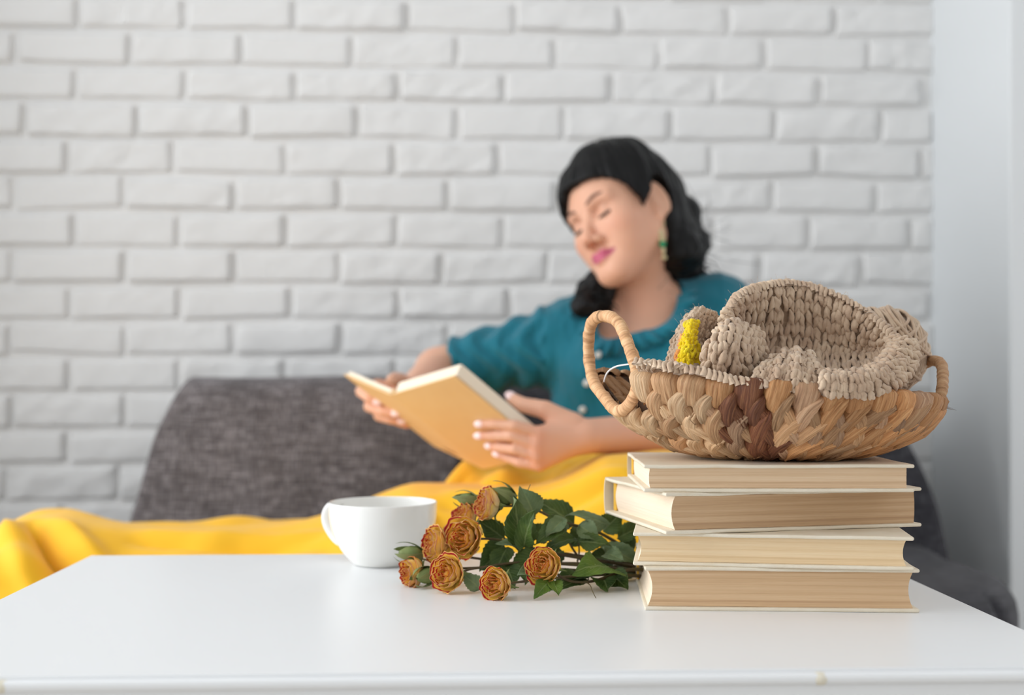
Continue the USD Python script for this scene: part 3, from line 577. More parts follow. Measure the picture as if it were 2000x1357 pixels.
def handle(pts, r, closed, wraps, seed):
    n = 150; p = spline(pts, n, closed); s = np.linspace(0, wraps, n, endpoint=not closed); rad = r * (0.94 + 0.10 * ((s + 0.15 * np.sin(s * 2.3)) % 1.0)); g = np.random.default_rng(seed)
    if closed: v, f = ring_tube(p, rad, 14); uv = np.stack([np.tile(np.arange(14) / 14.0, n), np.repeat(s * 0.35, 14)], 1)
    else:
        v, f = tube(p, rad, 14); uv = np.stack([np.r_[np.tile(np.arange(14) / 14.0, n), 0, 0], np.r_[np.repeat(s * 0.35, 14), 0, s[-1] * 0.35]], 1)
    nz = meshkit.fbm(np.c_[v * 220], 2) - 0.5; v = v + vnormals(v, f) * (nz * 0.0014)[:, None]
    basket.part('handle', (v, f), M['straw'][1], uv=uv, label='looped handle wrapped in straw')
HL = [(1177, 617, 1.130), (1205, 627, 1.112), (1224, 665, 1.094), (1239, 706, 1.082), (1245, 742, 1.080), (1236, 780, 1.086), (1212, 802, 1.10), (1184, 780, 1.125), (1161, 748, 1.15), (1151, 705, 1.165), (1150, 660, 1.160), (1156, 630, 1.148)]
handle([P(*q) for q in HL], 0.0056, True, 15, 1)
HR = [(1795, 716, 1.185), (1812, 707, 1.172), (1829, 705, 1.155), (1840, 716, 1.135), (1841, 745, 1.112), (1836, 775, 1.10), (1826, 795, 1.10)]
handle([P(*q) for q in HR], 0.0052, False, 6, 2)

# ------------------------------------------------------------------ knitting in the basket
class Sheet:
    def __init__(s, rows):
        g = np.array([[P(*c) for c in r] for r in rows]); s.r, s.c = g.shape[:2]
        a, b = np.linspace(0, 1, s.r), np.linspace(0, 1, s.c)
        s.sp = [RectBivariateSpline(a, b, g[..., k], kx=min(3, s.r - 1), ky=min(3, s.c - 1), s=0) for k in range(3)]
    def __call__(s, t, q):
        t, q = np.broadcast_arrays(t, q); return np.stack([f.ev(np.clip(t, 0, 1).ravel(), np.clip(q, 0, 1).ravel()).reshape(t.shape) for f in s.sp], -1)
    def normal(s, t, q, toward=None):
        e = 2e-3; N = lambda t, q: unit(np.cross(s(t + e, q) - s(t - e, q), s(t, q + e) - s(t, q - e)))
        if not hasattr(s, 'side'):
            m = np.array(0.5); s.side = 1.0 if N(m, m) @ (CAM - s(m, m)) > 0 else -1.0
        return N(t, q) * s.side
def knit(sheet, nt, nq, yarn_r=0.0017, flip=1.0, jit=0.22, amp=0.0012, ribs=False, keep=None, rg=None):
    """V stitches in nt rows x nq columns over the sheet: tubes of yarn"""
    rg = rg or np.random.default_rng(3); out = []
    for i in range(nt):
        for j in range(nq):
            if keep and not keep((i + .5) / nt, (j + .5) / nq): continue
            for sgn in (-1, 1):
                k = np.linspace(0, 1, 8)
                tt_ = (i - 0.15 + 1.3 * k + jit * rg.normal() * 0.4) / nt
                qq = (j + 0.5 + sgn * (0.40 - 0.34 * k) + jit * rg.normal() * 0.5) / nq
                p = sheet(tt_, qq); n = sheet.normal(np.clip(tt_, .01, .99), np.clip(qq, .01, .99)) * flip
                rib = 0.0022 * (j % 3 == 0) if ribs else 0.0
                p = p + n * ((amp * (0.4 + np.sin(k * np.pi)) + rib + 0.0008 * rg.normal())[:, None])
                out.append(yarn_tube(p, yarn_r * (0.75 + 0.35 * np.sin(k * np.pi)) * (1 + 0.12 * rg.normal()), 1.6 * sgn))
    return join(out)
def cloth(sheet, thick=0.003, n=(40, 50), flip=1.0):
    a, b = np.meshgrid(np.linspace(0, 1, n[0]), np.linspace(0, 1, n[1]), indexing='ij'); return solidify(sheet(a, b), thick)[0]
def beads(path, size, rg, turn=0.9):
    """edge stitches: pairs of short plump loops across a path"""
    out = []; t = unit(np.gradient(path, axis=0))
    for p, d in zip(path, t):
        up = unit(UP + 0.25 * rg.normal(size=3)); side = unit(np.cross(d, up))
        for o in (-0.32, 0.32):
            k = np.linspace(-1, 1, 9); q = p + d * (o * size + 0.10 * size * k[:, None] * turn) + up * (np.cos(k * 1.9) * size * 0.62)[:, None] + side * (np.sin(k * 1.5) * size * 0.75)[:, None]
            out.append(yarn_tube(q, size * 0.31 * (1 + 0.1 * rg.normal()), 1.8))
    return out
krg = np.random.default_rng(21)
kn = Thing('knitted_scarf', 'chunky beige hand-knitted wool scarf with a yellow stripe, heaped in the basket', 'knitting', P(1540, 700, 1.13))
E0 = [(1248, 716, 1.055), (1335, 726, 1.035), (1430, 748, 1.025), (1530, 764, 1.022), (1640, 770, 1.030), (1735, 762, 1.05), (1774, 722, 1.08)]
main = Sheet([[(u, v + 5, d + 0.008) for u, v, d in E0],
    [(1300, 725, 1.08), (1360, 732, 1.075), (1440, 745, 1.075), (1540, 742, 1.085), (1630, 748, 1.085), (1705, 738, 1.085), (1738, 705, 1.095)],
    [(1385, 705, 1.11), (1400, 690, 1.12), (1450, 695, 1.13), (1545, 690, 1.14), (1625, 700, 1.14), (1695, 700, 1.13), (1730, 690, 1.115)],
    [(1408, 662, 1.10), (1425, 625, 1.105), (1470, 620, 1.125), (1550, 620, 1.14), (1630, 640, 1.14), (1700, 668, 1.13), (1742, 684, 1.11)],
    [(1420, 640, 1.10), (1428, 600, 1.10), (1475, 570, 1.115), (1550, 563, 1.13), (1632, 586, 1.13), (1712, 634, 1.12), (1766, 688, 1.10)],
    [(1425, 665, 1.17), (1440, 640, 1.18), (1485, 600, 1.185), (1550, 590, 1.19), (1632, 612, 1.18), (1705, 655, 1.16), (1764, 706, 1.12)]])
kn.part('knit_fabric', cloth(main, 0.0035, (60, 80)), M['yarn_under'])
kn.part('knit_stitches', knit(main, 14, 26, 0.0022, flip=1.0, jit=0.25, amp=0.0026, rg=krg), M['yarn'], kind='stuff')
edge = spline([P(u, v - 3, d) for u, v, d in E0], 30); top = spline([P(u, v - 2, d - 0.002) for u, v, d in [(1774, 722, 1.078), (1768, 690, 1.097), (1714, 632, 1.12), (1632, 583, 1.13), (1550, 560, 1.13), (1475, 567, 1.115), (1430, 594, 1.10), (1418, 632, 1.095), (1420, 655, 1.095)]], 30)
kn.part('edging', join(beads(edge, 0.0072, krg) + beads(top, 0.0062, krg)), M['yarn'], kind='stuff')
# thick turned-over roll at the right
roll = Sheet([[(1600, 768, 1.02), (1680, 772, 1.025), (1745, 758, 1.045), (1788, 712, 1.08), (1778, 668, 1.105)], [(1600, 742, 1.012), (1672, 744, 1.016), (1722, 730, 1.035), (1756, 694, 1.07), (1750, 662, 1.10)], [(1605, 735, 1.04), (1668, 730, 1.045), (1708, 714, 1.06), (1735, 688, 1.085), (1735, 662, 1.11)]])
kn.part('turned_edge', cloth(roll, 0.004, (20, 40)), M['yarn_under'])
kn.part('turned_edge_stitches', knit(roll, 5, 17, 0.0022, flip=1.0, jit=0.25, amp=0.0024, rg=krg), M['yarn'], kind='stuff')
# ribbed flap in the middle
rib = Sheet([[(1462, 752, 1.03), (1510, 756, 1.025), (1565, 762, 1.02), (1640, 764, 1.03)], [(1488, 722, 1.045), (1525, 712, 1.04), (1565, 712, 1.04), (1612, 735, 1.05)], [(1528, 700, 1.075), (1540, 690, 1.075), (1560, 688, 1.075), (1588, 702, 1.08)]])
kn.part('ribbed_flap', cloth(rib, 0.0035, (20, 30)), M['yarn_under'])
kn.part('ribbed_stitches', knit(rib, 7, 11, 0.0021, flip=1.0, ribs=True, rg=krg), M['yarn'], kind='stuff')
# bulging fold at the left of the heap
bulge = Sheet([[(1372, 730, 1.075), (1410, 738, 1.06), (1470, 742, 1.075), (1505, 730, 1.10)], [(1375, 700, 1.055), (1412, 700, 1.04), (1455, 705, 1.055), (1492, 700, 1.085)], [(1390, 672, 1.06), (1420, 660, 1.05), (1455, 665, 1.065), (1485, 668, 1.09)], [(1412, 655, 1.085), (1425, 632, 1.08), (1452, 636, 1.09), (1478, 650, 1.11)]])
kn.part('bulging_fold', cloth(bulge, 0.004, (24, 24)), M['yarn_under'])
kn.part('bulging_stitches', knit(bulge, 7, 8, 0.0023, flip=1.0, jit=0.35, amp=0.0028, rg=krg), M['yarn'], kind='stuff')
# upright flap at the back left with a yellow and orange stripe
flap = Sheet([[(1304, 722, 1.11), (1330, 728, 1.09), (1352, 725, 1.10), (1390, 722, 1.13)], [(1312, 680, 1.12), (1332, 676, 1.095), (1352, 676, 1.105), (1402, 680, 1.145)], [(1330, 638, 1.135), (1345, 632, 1.115), (1358, 632, 1.12), (1410, 645, 1.15)], [(1352, 614, 1.15), (1362, 606, 1.14), (1378, 604, 1.14), (1400, 618, 1.155)]])
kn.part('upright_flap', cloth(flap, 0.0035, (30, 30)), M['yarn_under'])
kn.part('upright_stitches', knit(flap, 13, 12, 0.0015, flip=1.0, jit=0.2, amp=0.0012, rg=krg, keep=lambda t, q: not (0.30 < q < 0.62 and t < 0.80)), M['yarn'], kind='stuff')
ys = Sheet([[(1326, 722, 1.088), (1340, 726, 1.082), (1362, 720, 1.095)], [(1330, 690, 1.090), (1345, 688, 1.084), (1364, 686, 1.098)], [(1338, 660, 1.098), (1348, 656, 1.094), (1357, 656, 1.104)], [(1342, 632, 1.115), (1350, 626, 1.112), (1358, 628, 1.118)]])
kn.part('yellow_stripe', join([cloth(ys, 0.003, (20, 12)), knit(ys, 13, 4, 0.0017, flip=1.0, jit=0.25, amp=0.0014, rg=krg)]), M['yarn_yellow'], label='bright yellow crocheted stripe')
os_ = Sheet([[(1316, 722, 1.093), (1322, 724, 1.089), (1329, 722, 1.088)], [(1322, 690, 1.096), (1327, 690, 1.091), (1333, 690, 1.090)], [(1333, 655, 1.104), (1337, 655, 1.100), (1341, 655, 1.098)]])
kn.part('orange_stripe', join([cloth(os_, 0.003, (12, 8)), knit(os_, 9, 2, 0.0015, flip=1.0, rg=krg)]), M['yarn_orange'], label='pale orange crocheted stripe')
# loose wool fibres standing off the yarn
fz = []
for sh, n in ((main, 260), (flap, 90), (roll, 80), (bulge, 60)):
    for _ in range(n):
        t, q = krg.uniform(0.02, 0.98, 2); p = sh(np.array(t), np.array(q)); nn = sh.normal(np.array(min(max(t, .01), .99)), np.array(min(max(q, .01), .99))); d = unit(nn + 0.9 * krg.normal(size=3)); L = krg.uniform(0.003, 0.007); c = krg.normal(size=3) * L * 0.3
        k = np.linspace(0, 1, 5)[:, None]; fz.append(p + nn * 0.003 + d * L * k + c * k ** 2)
for pth in (edge, top):
    for _ in range(110):
        p = pth[krg.integers(len(pth))]; d = unit(UP * 0.8 + krg.normal(size=3)); L = krg.uniform(0.003, 0.007); c = krg.normal(size=3) * L * 0.4; k = np.linspace(0, 1, 5)[:, None]; fz.append(p + UP * 0.002 + d * L * k + c * k ** 2)
def hairs(thing, name, curves, width, m, label=None):
    p = path_for(thing.path, name); bc = UsdGeom.BasisCurves.Define(stage, p); pts = np.vstack(curves) - thing.loc
    bc.CreateTypeAttr('linear'); bc.CreatePointsAttr(Vt.Vec3fArray.FromNumpy(pts.astype(np.float32))); bc.CreateCurveVertexCountsAttr(Vt.IntArray([len(c) for c in curves]))
    bc.CreateWidthsAttr(Vt.FloatArray.FromNumpy(np.full(len(pts), width, np.float32))); bc.SetWidthsInterpolation('vertex'); UsdShade.MaterialBindingAPI.Apply(bc.GetPrim()).Bind(m); meta(bc.GetPrim(), label, kind='stuff')
hairs(kn, 'loose_fibres', fz, 0.00013, M['yarn'])
# the ball of yarn behind
cy = P(1716, 688, 1.185); yb = Thing('yarn_ball', 'wound ball of beige wool yarn at the right end of the basket behind the scarf', 'yarn', cy)
RB = np.array([0.046, 0.040, 0.043]); yb.part('core', ellip(cy, RB * 0.95), M['yarn_under'])
ws = []; yr = np.random.default_rng(9)
for nrm, spread, n in (((0.75, -0.35, 0.55), 0.85, 17), ((-0.3, -0.3, 0.9), 0.7, 13), ((0.95, 0.25, -0.1), 0.7, 13)):
    nrm = unit(nrm); F_ = frame_to(nrm)
    for i in range(n):
        o = (i / (n - 1) - 0.5) * 2 * spread + yr.normal() * 0.02; tl = yr.normal(size=2) * 0.07; g = np.linspace(0, 2 * np.pi, 40, endpoint=False); rr = math.sqrt(max(1 - o * o, 0.02))
        loc = np.stack([rr * np.cos(g), rr * np.sin(g), o + tl[0] * np.cos(g) + tl[1] * np.sin(g)], 1); loc = unit(loc) @ F_.T
        ws.append(ring_tube(cy + loc * (RB * (1.0 + 0.02 * yr.normal())), 0.0017, 6))
yb.part('wound_yarn', join(ws), M['yarn'], kind='stuff')
nd_ = Thing('circular_needle', 'steel circular knitting needle with a white cord, looped through the basket', 'knitting needle', P(1210, 716, 1.12))
nd_.part('cord', tube(spline([P(*q) for q in ((1180, 745, 1.145), (1186, 728, 1.135), (1200, 717, 1.125), (1222, 712, 1.11), (1245, 710, 1.098), (1290, 716, 1.09))], 30), 0.00085, 8), M['cord'], label='white nylon cord')
nd_.part('needle_tip', tube(np.linspace(P(1770, 770, 1.12), P(1868, 801, 1.10), 12), np.r_[np.full(9, 0.0016), 0.0013, 0.0008, 0.0002], 10), M['steel'])
# ------------------------------------------------------------------ the dried roses
def petal(Rk, zt, zb, wid, az, rg, R, flare, wave, lean=0.0, n=(15, 11)):
    """one cupped petal in the flower's frame (z out of the flower); wid: half width in radians"""
    s, t = np.meshgrid(np.linspace(-1, 1, n[0]), np.linspace(0, 1, n[1]), indexing='ij')
    ph = rg.uniform(0, 6.28, 4)
    half = wid * np.clip(np.sin(np.pi * (0.10 + 0.72 * t)), 0.2, 1) ** 0.7
    a = az + s * half
    rr = Rk * np.sin(np.pi / 2 * np.clip(t * 1.25, 0, 1)) ** 0.75 + flare * R * np.clip((t - 0.72) / 0.28, 0, 1) ** 1.6
    rr = rr * (1 + wave * (0.35 * np.sin(3.1 * s + ph[0]) + 0.30 * np.sin(6.7 * s + ph[1]) + 0.18 * np.sin(11 * s + ph[2])) * t ** 2)
    rr = rr + 0.06 * R * (s ** 4) * (0.5 - t)
    z = zb + (zt - zb) * t - 0.16 * R * np.abs(s) ** 2.2 * t + wave * R * 0.35 * (np.sin(4 * s + ph[3]) + 0.6 * np.sin(9 * s + ph[1])) * t ** 3 - flare * R * 0.3 * np.clip((t - 0.8) / 0.2, 0, 1) ** 2
    q = np.stack([rr * np.cos(a), rr * np.sin(a), z], -1)
    cr = meshkit.fbm(q / R * 3.2 + rg.uniform(0, 50), 3) - 0.5
    q = q + unit(q * (1, 1, 0.2)) * (cr * 0.13 * R * (0.25 + t))[..., None]
    G = q
    (v, f), side = solidify(G, 0.00045)
    c = G[n[0] // 2, n[1] // 2]; N = np.cross(G[n[0] // 2 + 1, n[1] // 2] - G[n[0] // 2 - 1, n[1] // 2], G[n[0] // 2, n[1] // 2 + 1] - G[n[0] // 2, n[1] // 2 - 1])
    outer_first = N @ (c * (1, 1, 0)) > 0
    s2 = np.r_[s.ravel(), s.ravel()] * 0.5 + 0.5; t2 = np.r_[t.ravel(), t.ravel()]
    is_out = (side == 0) if outer_first else (side == 1)
    return (v, f), np.stack([np.where(is_out, 2 + s2, s2), t2], 1)

def rose_head(th, c, dirn, R, seed, open_=1.0, roll=0.0):
    rg = np.random.default_rng(seed); F_ = frame_to(dirn); W = lambda m: (np.asarray(m[0]) @ F_.T + c, m[1])
    layers = [(0.15, 2, 0.50, 1.4, 0.00, 0.26), (0.30, 3, 0.56, 1.2, 0.0, 0.22), (0.47, 4, 0.58, 1.0, 0.0, 0.18), (0.64, 4, 0.52, 1.05, 0.02, 0.15), (0.82, 4, 0.42, 1.1, 0.06 * open_, 0.11), (0.98, 5, 0.22, 1.0, 0.13 * open_, 0.08)]
    for li, (rk, n, zt, w, fl, wv) in enumerate(layers):
        off = rg.uniform(0, 6.28)
        for k in range(n):
            m, uv = petal(rk * R * rg.uniform(0.93, 1.05), zt * R + rg.normal() * 0.05 * R, -0.85 * R, w * rg.uniform(0.9, 1.1), off + k * 2 * np.pi / n + rg.normal() * 0.12, rg, R, fl * rg.uniform(0.3, 1.8), wv * 1.1)
            th.part('petal', W(m), M['petal' if li > 2 else 'petal_in'], uv=uv)
    v, f = ellip((0, 0, -0.86 * R), (0.30 * R, 0.30 * R, 0.26 * R)); th.part('rose_hip', W((v, f)), M['sepal'])
    for k in range(5):
        a0 = k * 2 * np.pi / 5 + rg.uniform(-0.2, 0.2); L = R * rg.uniform(0.9, 1.5); dr = rg.uniform(0.2, 0.9)
        t, s = np.meshgrid(np.linspace(0, 1, 9), np.linspace(-1, 1, 5), indexing='ij')
        rad = 0.22 * R + L * (t * (0.35 + 0.5 * dr)); z = -0.88 * R + L * 0.75 * t * (1 - dr * t * 1.3); wd = 0.20 * R * (1 - t) ** 0.6 * (0.5 + 0.8 * np.sin(np.pi * np.clip(t + 0.25, 0, 1)))
        q = np.stack([rad * math.cos(a0) - wd * s * math.sin(a0), rad * math.sin(a0) + wd * s * math.cos(a0), z + 0.10 * R * np.sin(5 * t + a0) * t - 0.05 * R * s ** 2], -1)
        (v, f), sd = solidify(q, 0.0004); th.part('sepal', W((v, f)), M['sepal'], uv=np.c_[np.where(sd > 0, 2.0, 0.0) + 0.02 + 0.96 * (np.r_[s.ravel(), s.ravel()] * 0.5 + 0.5), np.r_[t.ravel(), t.ravel()]])
    return F_

def bud(th, c, dirn, R, seed):
    rg = np.random.default_rng(seed); F_ = frame_to(dirn); W = lambda m: (np.asarray(m[0]) @ F_.T + c, m[1])
    g = np.linspace(0, 1, 14); pr = R * np.sin(np.pi * (0.06 + 0.90 * g)) ** 0.8 * (1 - 0.35 * g); zz = -R * 1.1 + 2.5 * R * g; an = np.linspace(0, 2 * np.pi, 16, endpoint=False)
    v = np.stack([pr[None] * np.cos(an)[:, None], pr[None] * np.sin(an)[:, None], np.broadcast_to(zz, (16, 14))], -1); v = v + 0.12 * R * (meshkit.fbm(v / R * 1.7 + seed, 2) - 0.5)[..., None]
    p = th.part('bud', W((v.reshape(-1, 3), grid_faces(16, 14, wrap_u=True))), M['sepal'], uv=np.full((16 * 14, 2), 0.25), label='closed green rosebud')
    for k in range(4):
        a0 = k * 1.57 + rg.uniform(-0.3, 0.3); t, s = np.meshgrid(np.linspace(0, 1, 8), np.linspace(-1, 1, 5), indexing='ij')
        rad = 0.95 * R * np.sin(np.pi * (0.1 + 0.75 * t)) ** 0.8 + 0.10 * R + 0.5 * R * t ** 3 * rg.uniform(-0.5, 1); z = -R + 2.9 * R * t; wd = 0.55 * R * (1 - t) ** 0.6
        q = np.stack([rad * np.cos(a0) - wd * s * np.sin(a0), rad * np.sin(a0) + wd * s * np.cos(a0), z], -1); (v, f), sd = solidify(q, 0.0004)
        th.part('sepal', W((v, f)), M['sepal'], uv=np.c_[np.where(sd > 0, 2.0, 0.0) + 0.02 + 0.96 * (np.r_[s.ravel(), s.ravel()] * 0.5 + 0.5), np.r_[t.ravel(), t.ravel()]], parent=p)

def leaf(th, base, tip, W, normal, rg, m, fold=0.35, curl=0.25, under=False):
    """serrated leaf from base to tip; normal: the side its upper face looks to"""
    base, tip = np.asarray(base), np.asarray(tip); ax = tip - base; L = np.linalg.norm(ax); x = ax / L
    nn = np.asarray(normal, float); nn = unit(nn - x * (nn @ x)); y = np.cross(nn, x)
    t, s = np.meshgrid(np.linspace(0, 1, 17), np.linspace(-1, 1, 9), indexing='ij')
    w = W / 2 * (np.sin(np.pi * t ** 0.75) ** 0.8 * (1 - 0.15 * t) + 0.01) * (1 + 0.05 * np.where(np.arange(17)[:, None] % 2, 1, -1) * (np.abs(s) > 0.95))
    ph = rg.uniform(0, 6.28, 3)
    h = fold * w * np.abs(s) ** 1.2 + curl * L * (t - 0.5) ** 2 * -1.0 + 0.06 * L * np.sin(5 * t + ph[0]) * s + 0.05 * L * np.sin(8 * t + ph[1]) * s ** 2 + 0.012 * L * np.sin(26 * t - 6 * np.abs(s)) * (1 - np.abs(s))
    q = base + x * (L * t + 0.05 * L * np.sin(3 * t + ph[2]) * s)[..., None] + y * (w * s)[..., None] + nn * h[..., None]
    q[..., 2] = np.maximum(q[..., 2], ZT + 0.0012)
    (v, f), sd = solidify(q, 0.0005)
    N = np.cross(q[9, 4] - q[8, 4], q[8, 5] - q[8, 4]); first_top = N @ nn > 0
    top = (sd == 0) if first_top else (sd == 1)
    return th.part('leaf', (v, f), m, uv=np.c_[np.where(top, 0.0, 2.0) + 0.02 + 0.96 * (np.r_[s.ravel(), s.ravel()] * 0.5 + 0.5), np.r_[t.ravel(), t.ravel()]])

def stem(th, pts, r0, r1, n=36):
    p = spline([P(*q) for q in pts], n); p[:, 2] = np.maximum(p[:, 2], ZT + r0); rad = np.linspace(r0, r1, n)
    p[:-1] += 0.0008 * (meshkit.noise(p[:-1] * 90)[:, None] - 0.5); th.part('stem', tube(p, rad, 8), M['stem'])

TOC = lambda p: unit(CAM - np.asarray(p))
def L_(th, b, t, w, m, nrm=None, up=0.4, seed=1, **k):
    """leaf between two points given as (u, v, d); w in px at that distance; nrm offset from facing the camera"""
    B, T = P(*b), P(*t); n = TOC(B) + np.array([0, 0, up]) + (np.asarray(nrm) if nrm is not None else 0)
    leaf(th, B, B + (T - B) * 1.12, 1.22 * w / FPX * b[2], n, np.random.default_rng(seed), M['leaf'][m], **k)
FAM = 'dried roses lying beside the cup'
ROS = [  # label, head (u, v, d), radius px, facing, stem, seed
    ('dried rose highest in the bunch, seen from its side, facing left', (950, 984, 1.19), 33, (-0.85, -0.35, 0.15), [(985, 988, 1.195), (1030, 990, 1.20), (1090, 1016, 1.21), (1160, 1036, 1.22), (1240, 1082, 1.23), (1330, 1120, 1.24)], 31),
    ('dried rose half hidden behind the largest open bloom', (906, 1008, 1.21), 29, (-0.6, -0.4, 0.55), [(930, 1022, 1.215), (980, 1048, 1.21), (1050, 1072, 1.215), (1130, 1085, 1.225), (1260, 1105, 1.23), (1330, 1124, 1.24)], 32),
    ('largest open dried rose in the middle of the bunch, petals spiralling towards the viewer', (905, 1050, 1.165), 40, (-0.45, -0.85, 0.18), [(950, 1052, 1.185), (985, 1056, 1.19), (1030, 1068, 1.195), (1090, 1082, 1.20), (1180, 1096, 1.21), (1330, 1126, 1.23)], 33),
    ('dried rose directly right of the white cup with pale outer petals', (849, 1062, 1.18), 36, (-0.8, -0.45, 0.1), [(880, 1076, 1.195), (930, 1090, 1.20), (1000, 1100, 1.20), (1100, 1100, 1.21), (1330, 1128, 1.235)], 34),
    ('leftmost dried rose, resting on the table below a green bud', (803, 1118, 1.175), 31, (-0.8, -0.5, 0.0), [(835, 1112, 1.19), (880, 1110, 1.195), (950, 1108, 1.20), (1060, 1110, 1.205), (1330, 1130, 1.235)], 35),
    ('dried rose low in front between the leftmost rose and the pale leaf', (874, 1119, 1.135), 36, (-0.55, -0.75, 0.2), [(905, 1116, 1.15), (940, 1108, 1.155), (985, 1101, 1.165), (1080, 1100, 1.18), (1200, 1110, 1.20), (1330, 1132, 1.23)], 36),
    ('dried rose nearest the viewer, dark red rimmed, lying on the bare table', (968, 1141, 1.105), 34, (-0.55, -0.8, 0.1), [(1002, 1138, 1.125), (1040, 1133, 1.13), (1090, 1128, 1.14), (1180, 1122, 1.17), (1330, 1134, 1.22)], 37),
    ('dried rose with a crimson upper petal at the right, set among leaves', (1062, 1104, 1.125), 36, (-0.5, -0.85, 0.25), [(1092, 1124, 1.14), (1130, 1137, 1.145), (1175, 1130, 1.155), (1230, 1112, 1.18), (1330, 1136, 1.21)], 38)]
RT_ = []
for lab, (u, v, d), rp, face, st, sd in ROS:
    c = P(u, v, d); fdir = RT * face[0] + FW * face[1] + UP * face[2]
    th = Thing('dried_rose', lab, 'rose', c * (1, 1, 0) + UP * ZT, FAM); RT_.append(th)
    R = rp / FPX * d * 0.98; rose_head(th, c, fdir, R, sd)
    b0 = c - unit(fdir) * R * 1.0
    th_pts = st; p = [b0] + [P(*q) for q in st]; pp = spline(p, 44); pp[:, 2] = np.maximum(pp[:, 2], ZT + 0.0016)
    pp = pp[pp @ RT < P(1246, 1100, 1.2) @ RT + 0.02]
    th.part('stem', tube(pp, np.linspace(0.0011, 0.0019, len(pp)), 8), M['stem'])
r1, r2, r3, r4, r5, r6, r7, r8 = RT_
# buds
bud(r5, P(806, 1082, 1.19), RT * -0.9 + FW * -0.2 + UP * 0.15, 0.0098, 3); stem(r5, [(824, 1090, 1.19), (850, 1098, 1.192), (890, 1106, 1.195)], 0.0007, 0.0009, 14)
bud(r5, P(833, 1124, 1.165), RT * -0.6 + FW * -0.7 + UP * -0.1, 0.0092, 4)
bud(r1, P(915, 976, 1.22), RT * -0.9 + FW * 0.1 + UP * 0.1, 0.0085, 5)
bud(r1, P(985, 968, 1.20), RT * -0.5 + FW * -0.3 + UP * 0.3, 0.0105, 6); stem(r1, [(994, 974, 1.20), (1010, 982, 1.20), (1030, 990, 1.20)], 0.0007, 0.001, 12)
# leaves: base, tip, width px, material, tilt of the upper face
L_(r3, (1016, 1070, 1.175), (1006, 982, 1.165), 56, 0, (0.5, 0, -0.2), seed=1, fold=0.25, curl=0.1)
L_(r3, (1020, 1070, 1.170), (1038, 1008, 1.150), 44, 0, (-0.3, 0, 0), seed=2, fold=0.3)
L_(r1, (1046, 1010, 1.19), (1022, 958, 1.185), 48, 2, (0, 0, 0.2), seed=3, curl=0.35)
L_(r1, (1026, 1000, 1.20), (1024, 1024, 1.19), 36, 2, (0, 0, 0), seed=4)
L_(r1, (1122, 1022, 1.22), (1058, 982, 1.215), 50, 0, (0, 0, 0.3), seed=5, curl=0.1, fold=0.15)
L_(r1, (1190, 1022, 1.215), (1120, 1003, 1.20), 36, 2, (0, 0, 0.8), seed=6, fold=-0.1)
L_(r1, (1105, 1014, 1.19), (1052, 1056, 1.165), 38, 0, (0.2, 0, 0.3), seed=7)
L_(r1, (1104, 1010, 1.185), (1072, 1042, 1.17), 30, 2, (-0.5, 0, 0), seed=8)
L_(r2, (1130, 1024, 1.20), (1164, 1050, 1.19), 36, 2, (0, 0, 0.2), seed=9, curl=0.4)
L_(r2, (1128, 1056, 1.19), (1184, 1062, 1.185), 34, 0, (0, 0, 0.4), seed=10, fold=0.2)
L_(r8, (1216, 1108, 1.165), (1138, 1104, 1.13), 62, 1, (0, 0, 0.9), seed=11, fold=0.12, curl=0.45)
L_(r8, (1180, 1078, 1.19), (1214, 1092, 1.17), 30, 2, (0, 0, 0.3), seed=12)
L_(r2, (1128, 1048, 1.20), (1072, 1066, 1.175), 32, 0, (0.2, 0, 0.6), seed=13)
L_(r2, (1176, 1066, 1.21), (1244, 1096, 1.20), 36, 2, (0, 0, 0.5), seed=14, curl=0.3)
L_(r1, (1178, 1036, 1.225), (1208, 1006, 1.225), 40, 0, (0.4, 0, 0), seed=15)
L_(r1, (1206, 1050, 1.225), (1248, 1030, 1.23), 34, 0, (0, 0, 0), seed=16)
L_(r8, (1190, 1118, 1.17), (1222, 1146, 1.15), 40, 0, (0, 0, 0.5), seed=17)
L_(r8, (1176, 1126, 1.16), (1186, 1148, 1.14), 44, 0, (0, 0, 0.8), seed=18)
L_(r6, (985, 1100, 1.17), (1004, 1140, 1.15), 44, 0, (0.2, 0, 0.2), seed=19)
L_(r3, (985, 1062, 1.19), (944, 1108, 1.18), 46, 0, (0.3, 0, 0.0), seed=20, fold=0.2)
L_(r3, (990, 1066, 1.185), (968, 1118, 1.17), 40, 0, (-0.2, 0, 0.2), seed=21)
L_(r2, (985, 1050, 1.205), (940, 1020, 1.20), 40, 0, (0, 0, 0.3), seed=22, fold=0.15)
L_(r6, (938, 1150, 1.135), (906, 1122, 1.14), 32, 2, (0.2, 0, 0.2), seed=23, fold=0.15)
L_(r8, (1076, 1130, 1.12), (1048, 1162, 1.10), 30, 1, (0.1, 0, 0.2), seed=24)
L_(r8, (1080, 1134, 1.12), (1090, 1158, 1.105), 26, 1, (0.2, 0, 0.4), seed=25)
L_(r8, (1050, 1110, 1.14), (1016, 1120, 1.13), 30, 2, (0, 0, 0.3), seed=26)
L_(r6, (1050, 1082, 1.18), (1006, 1110, 1.165), 48, 0, (0, 0, 0.5), seed=27, fold=0.2)
L_(r6, (1040, 1090, 1.175), (1026, 1132, 1.15), 38, 0, (-0.4, 0, 0.2), seed=28)
L_(r8, (1150, 1120, 1.165), (1092, 1132, 1.15), 34, 0, (0, 0, 0.9), seed=29)
L_(r7, (1150, 1128, 1.16), (1100, 1144, 1.14), 26, 0, (0, 0, 0.9), seed=30)
L_(r2, (1070, 1052, 1.20), (1036, 1030, 1.195), 36, 0, (0.3, 0, 0), seed=31)
L_(r1, (1150, 1034, 1.235), (1120, 1062, 1.225), 42, 0, (0, 0, 0.2), seed=32)
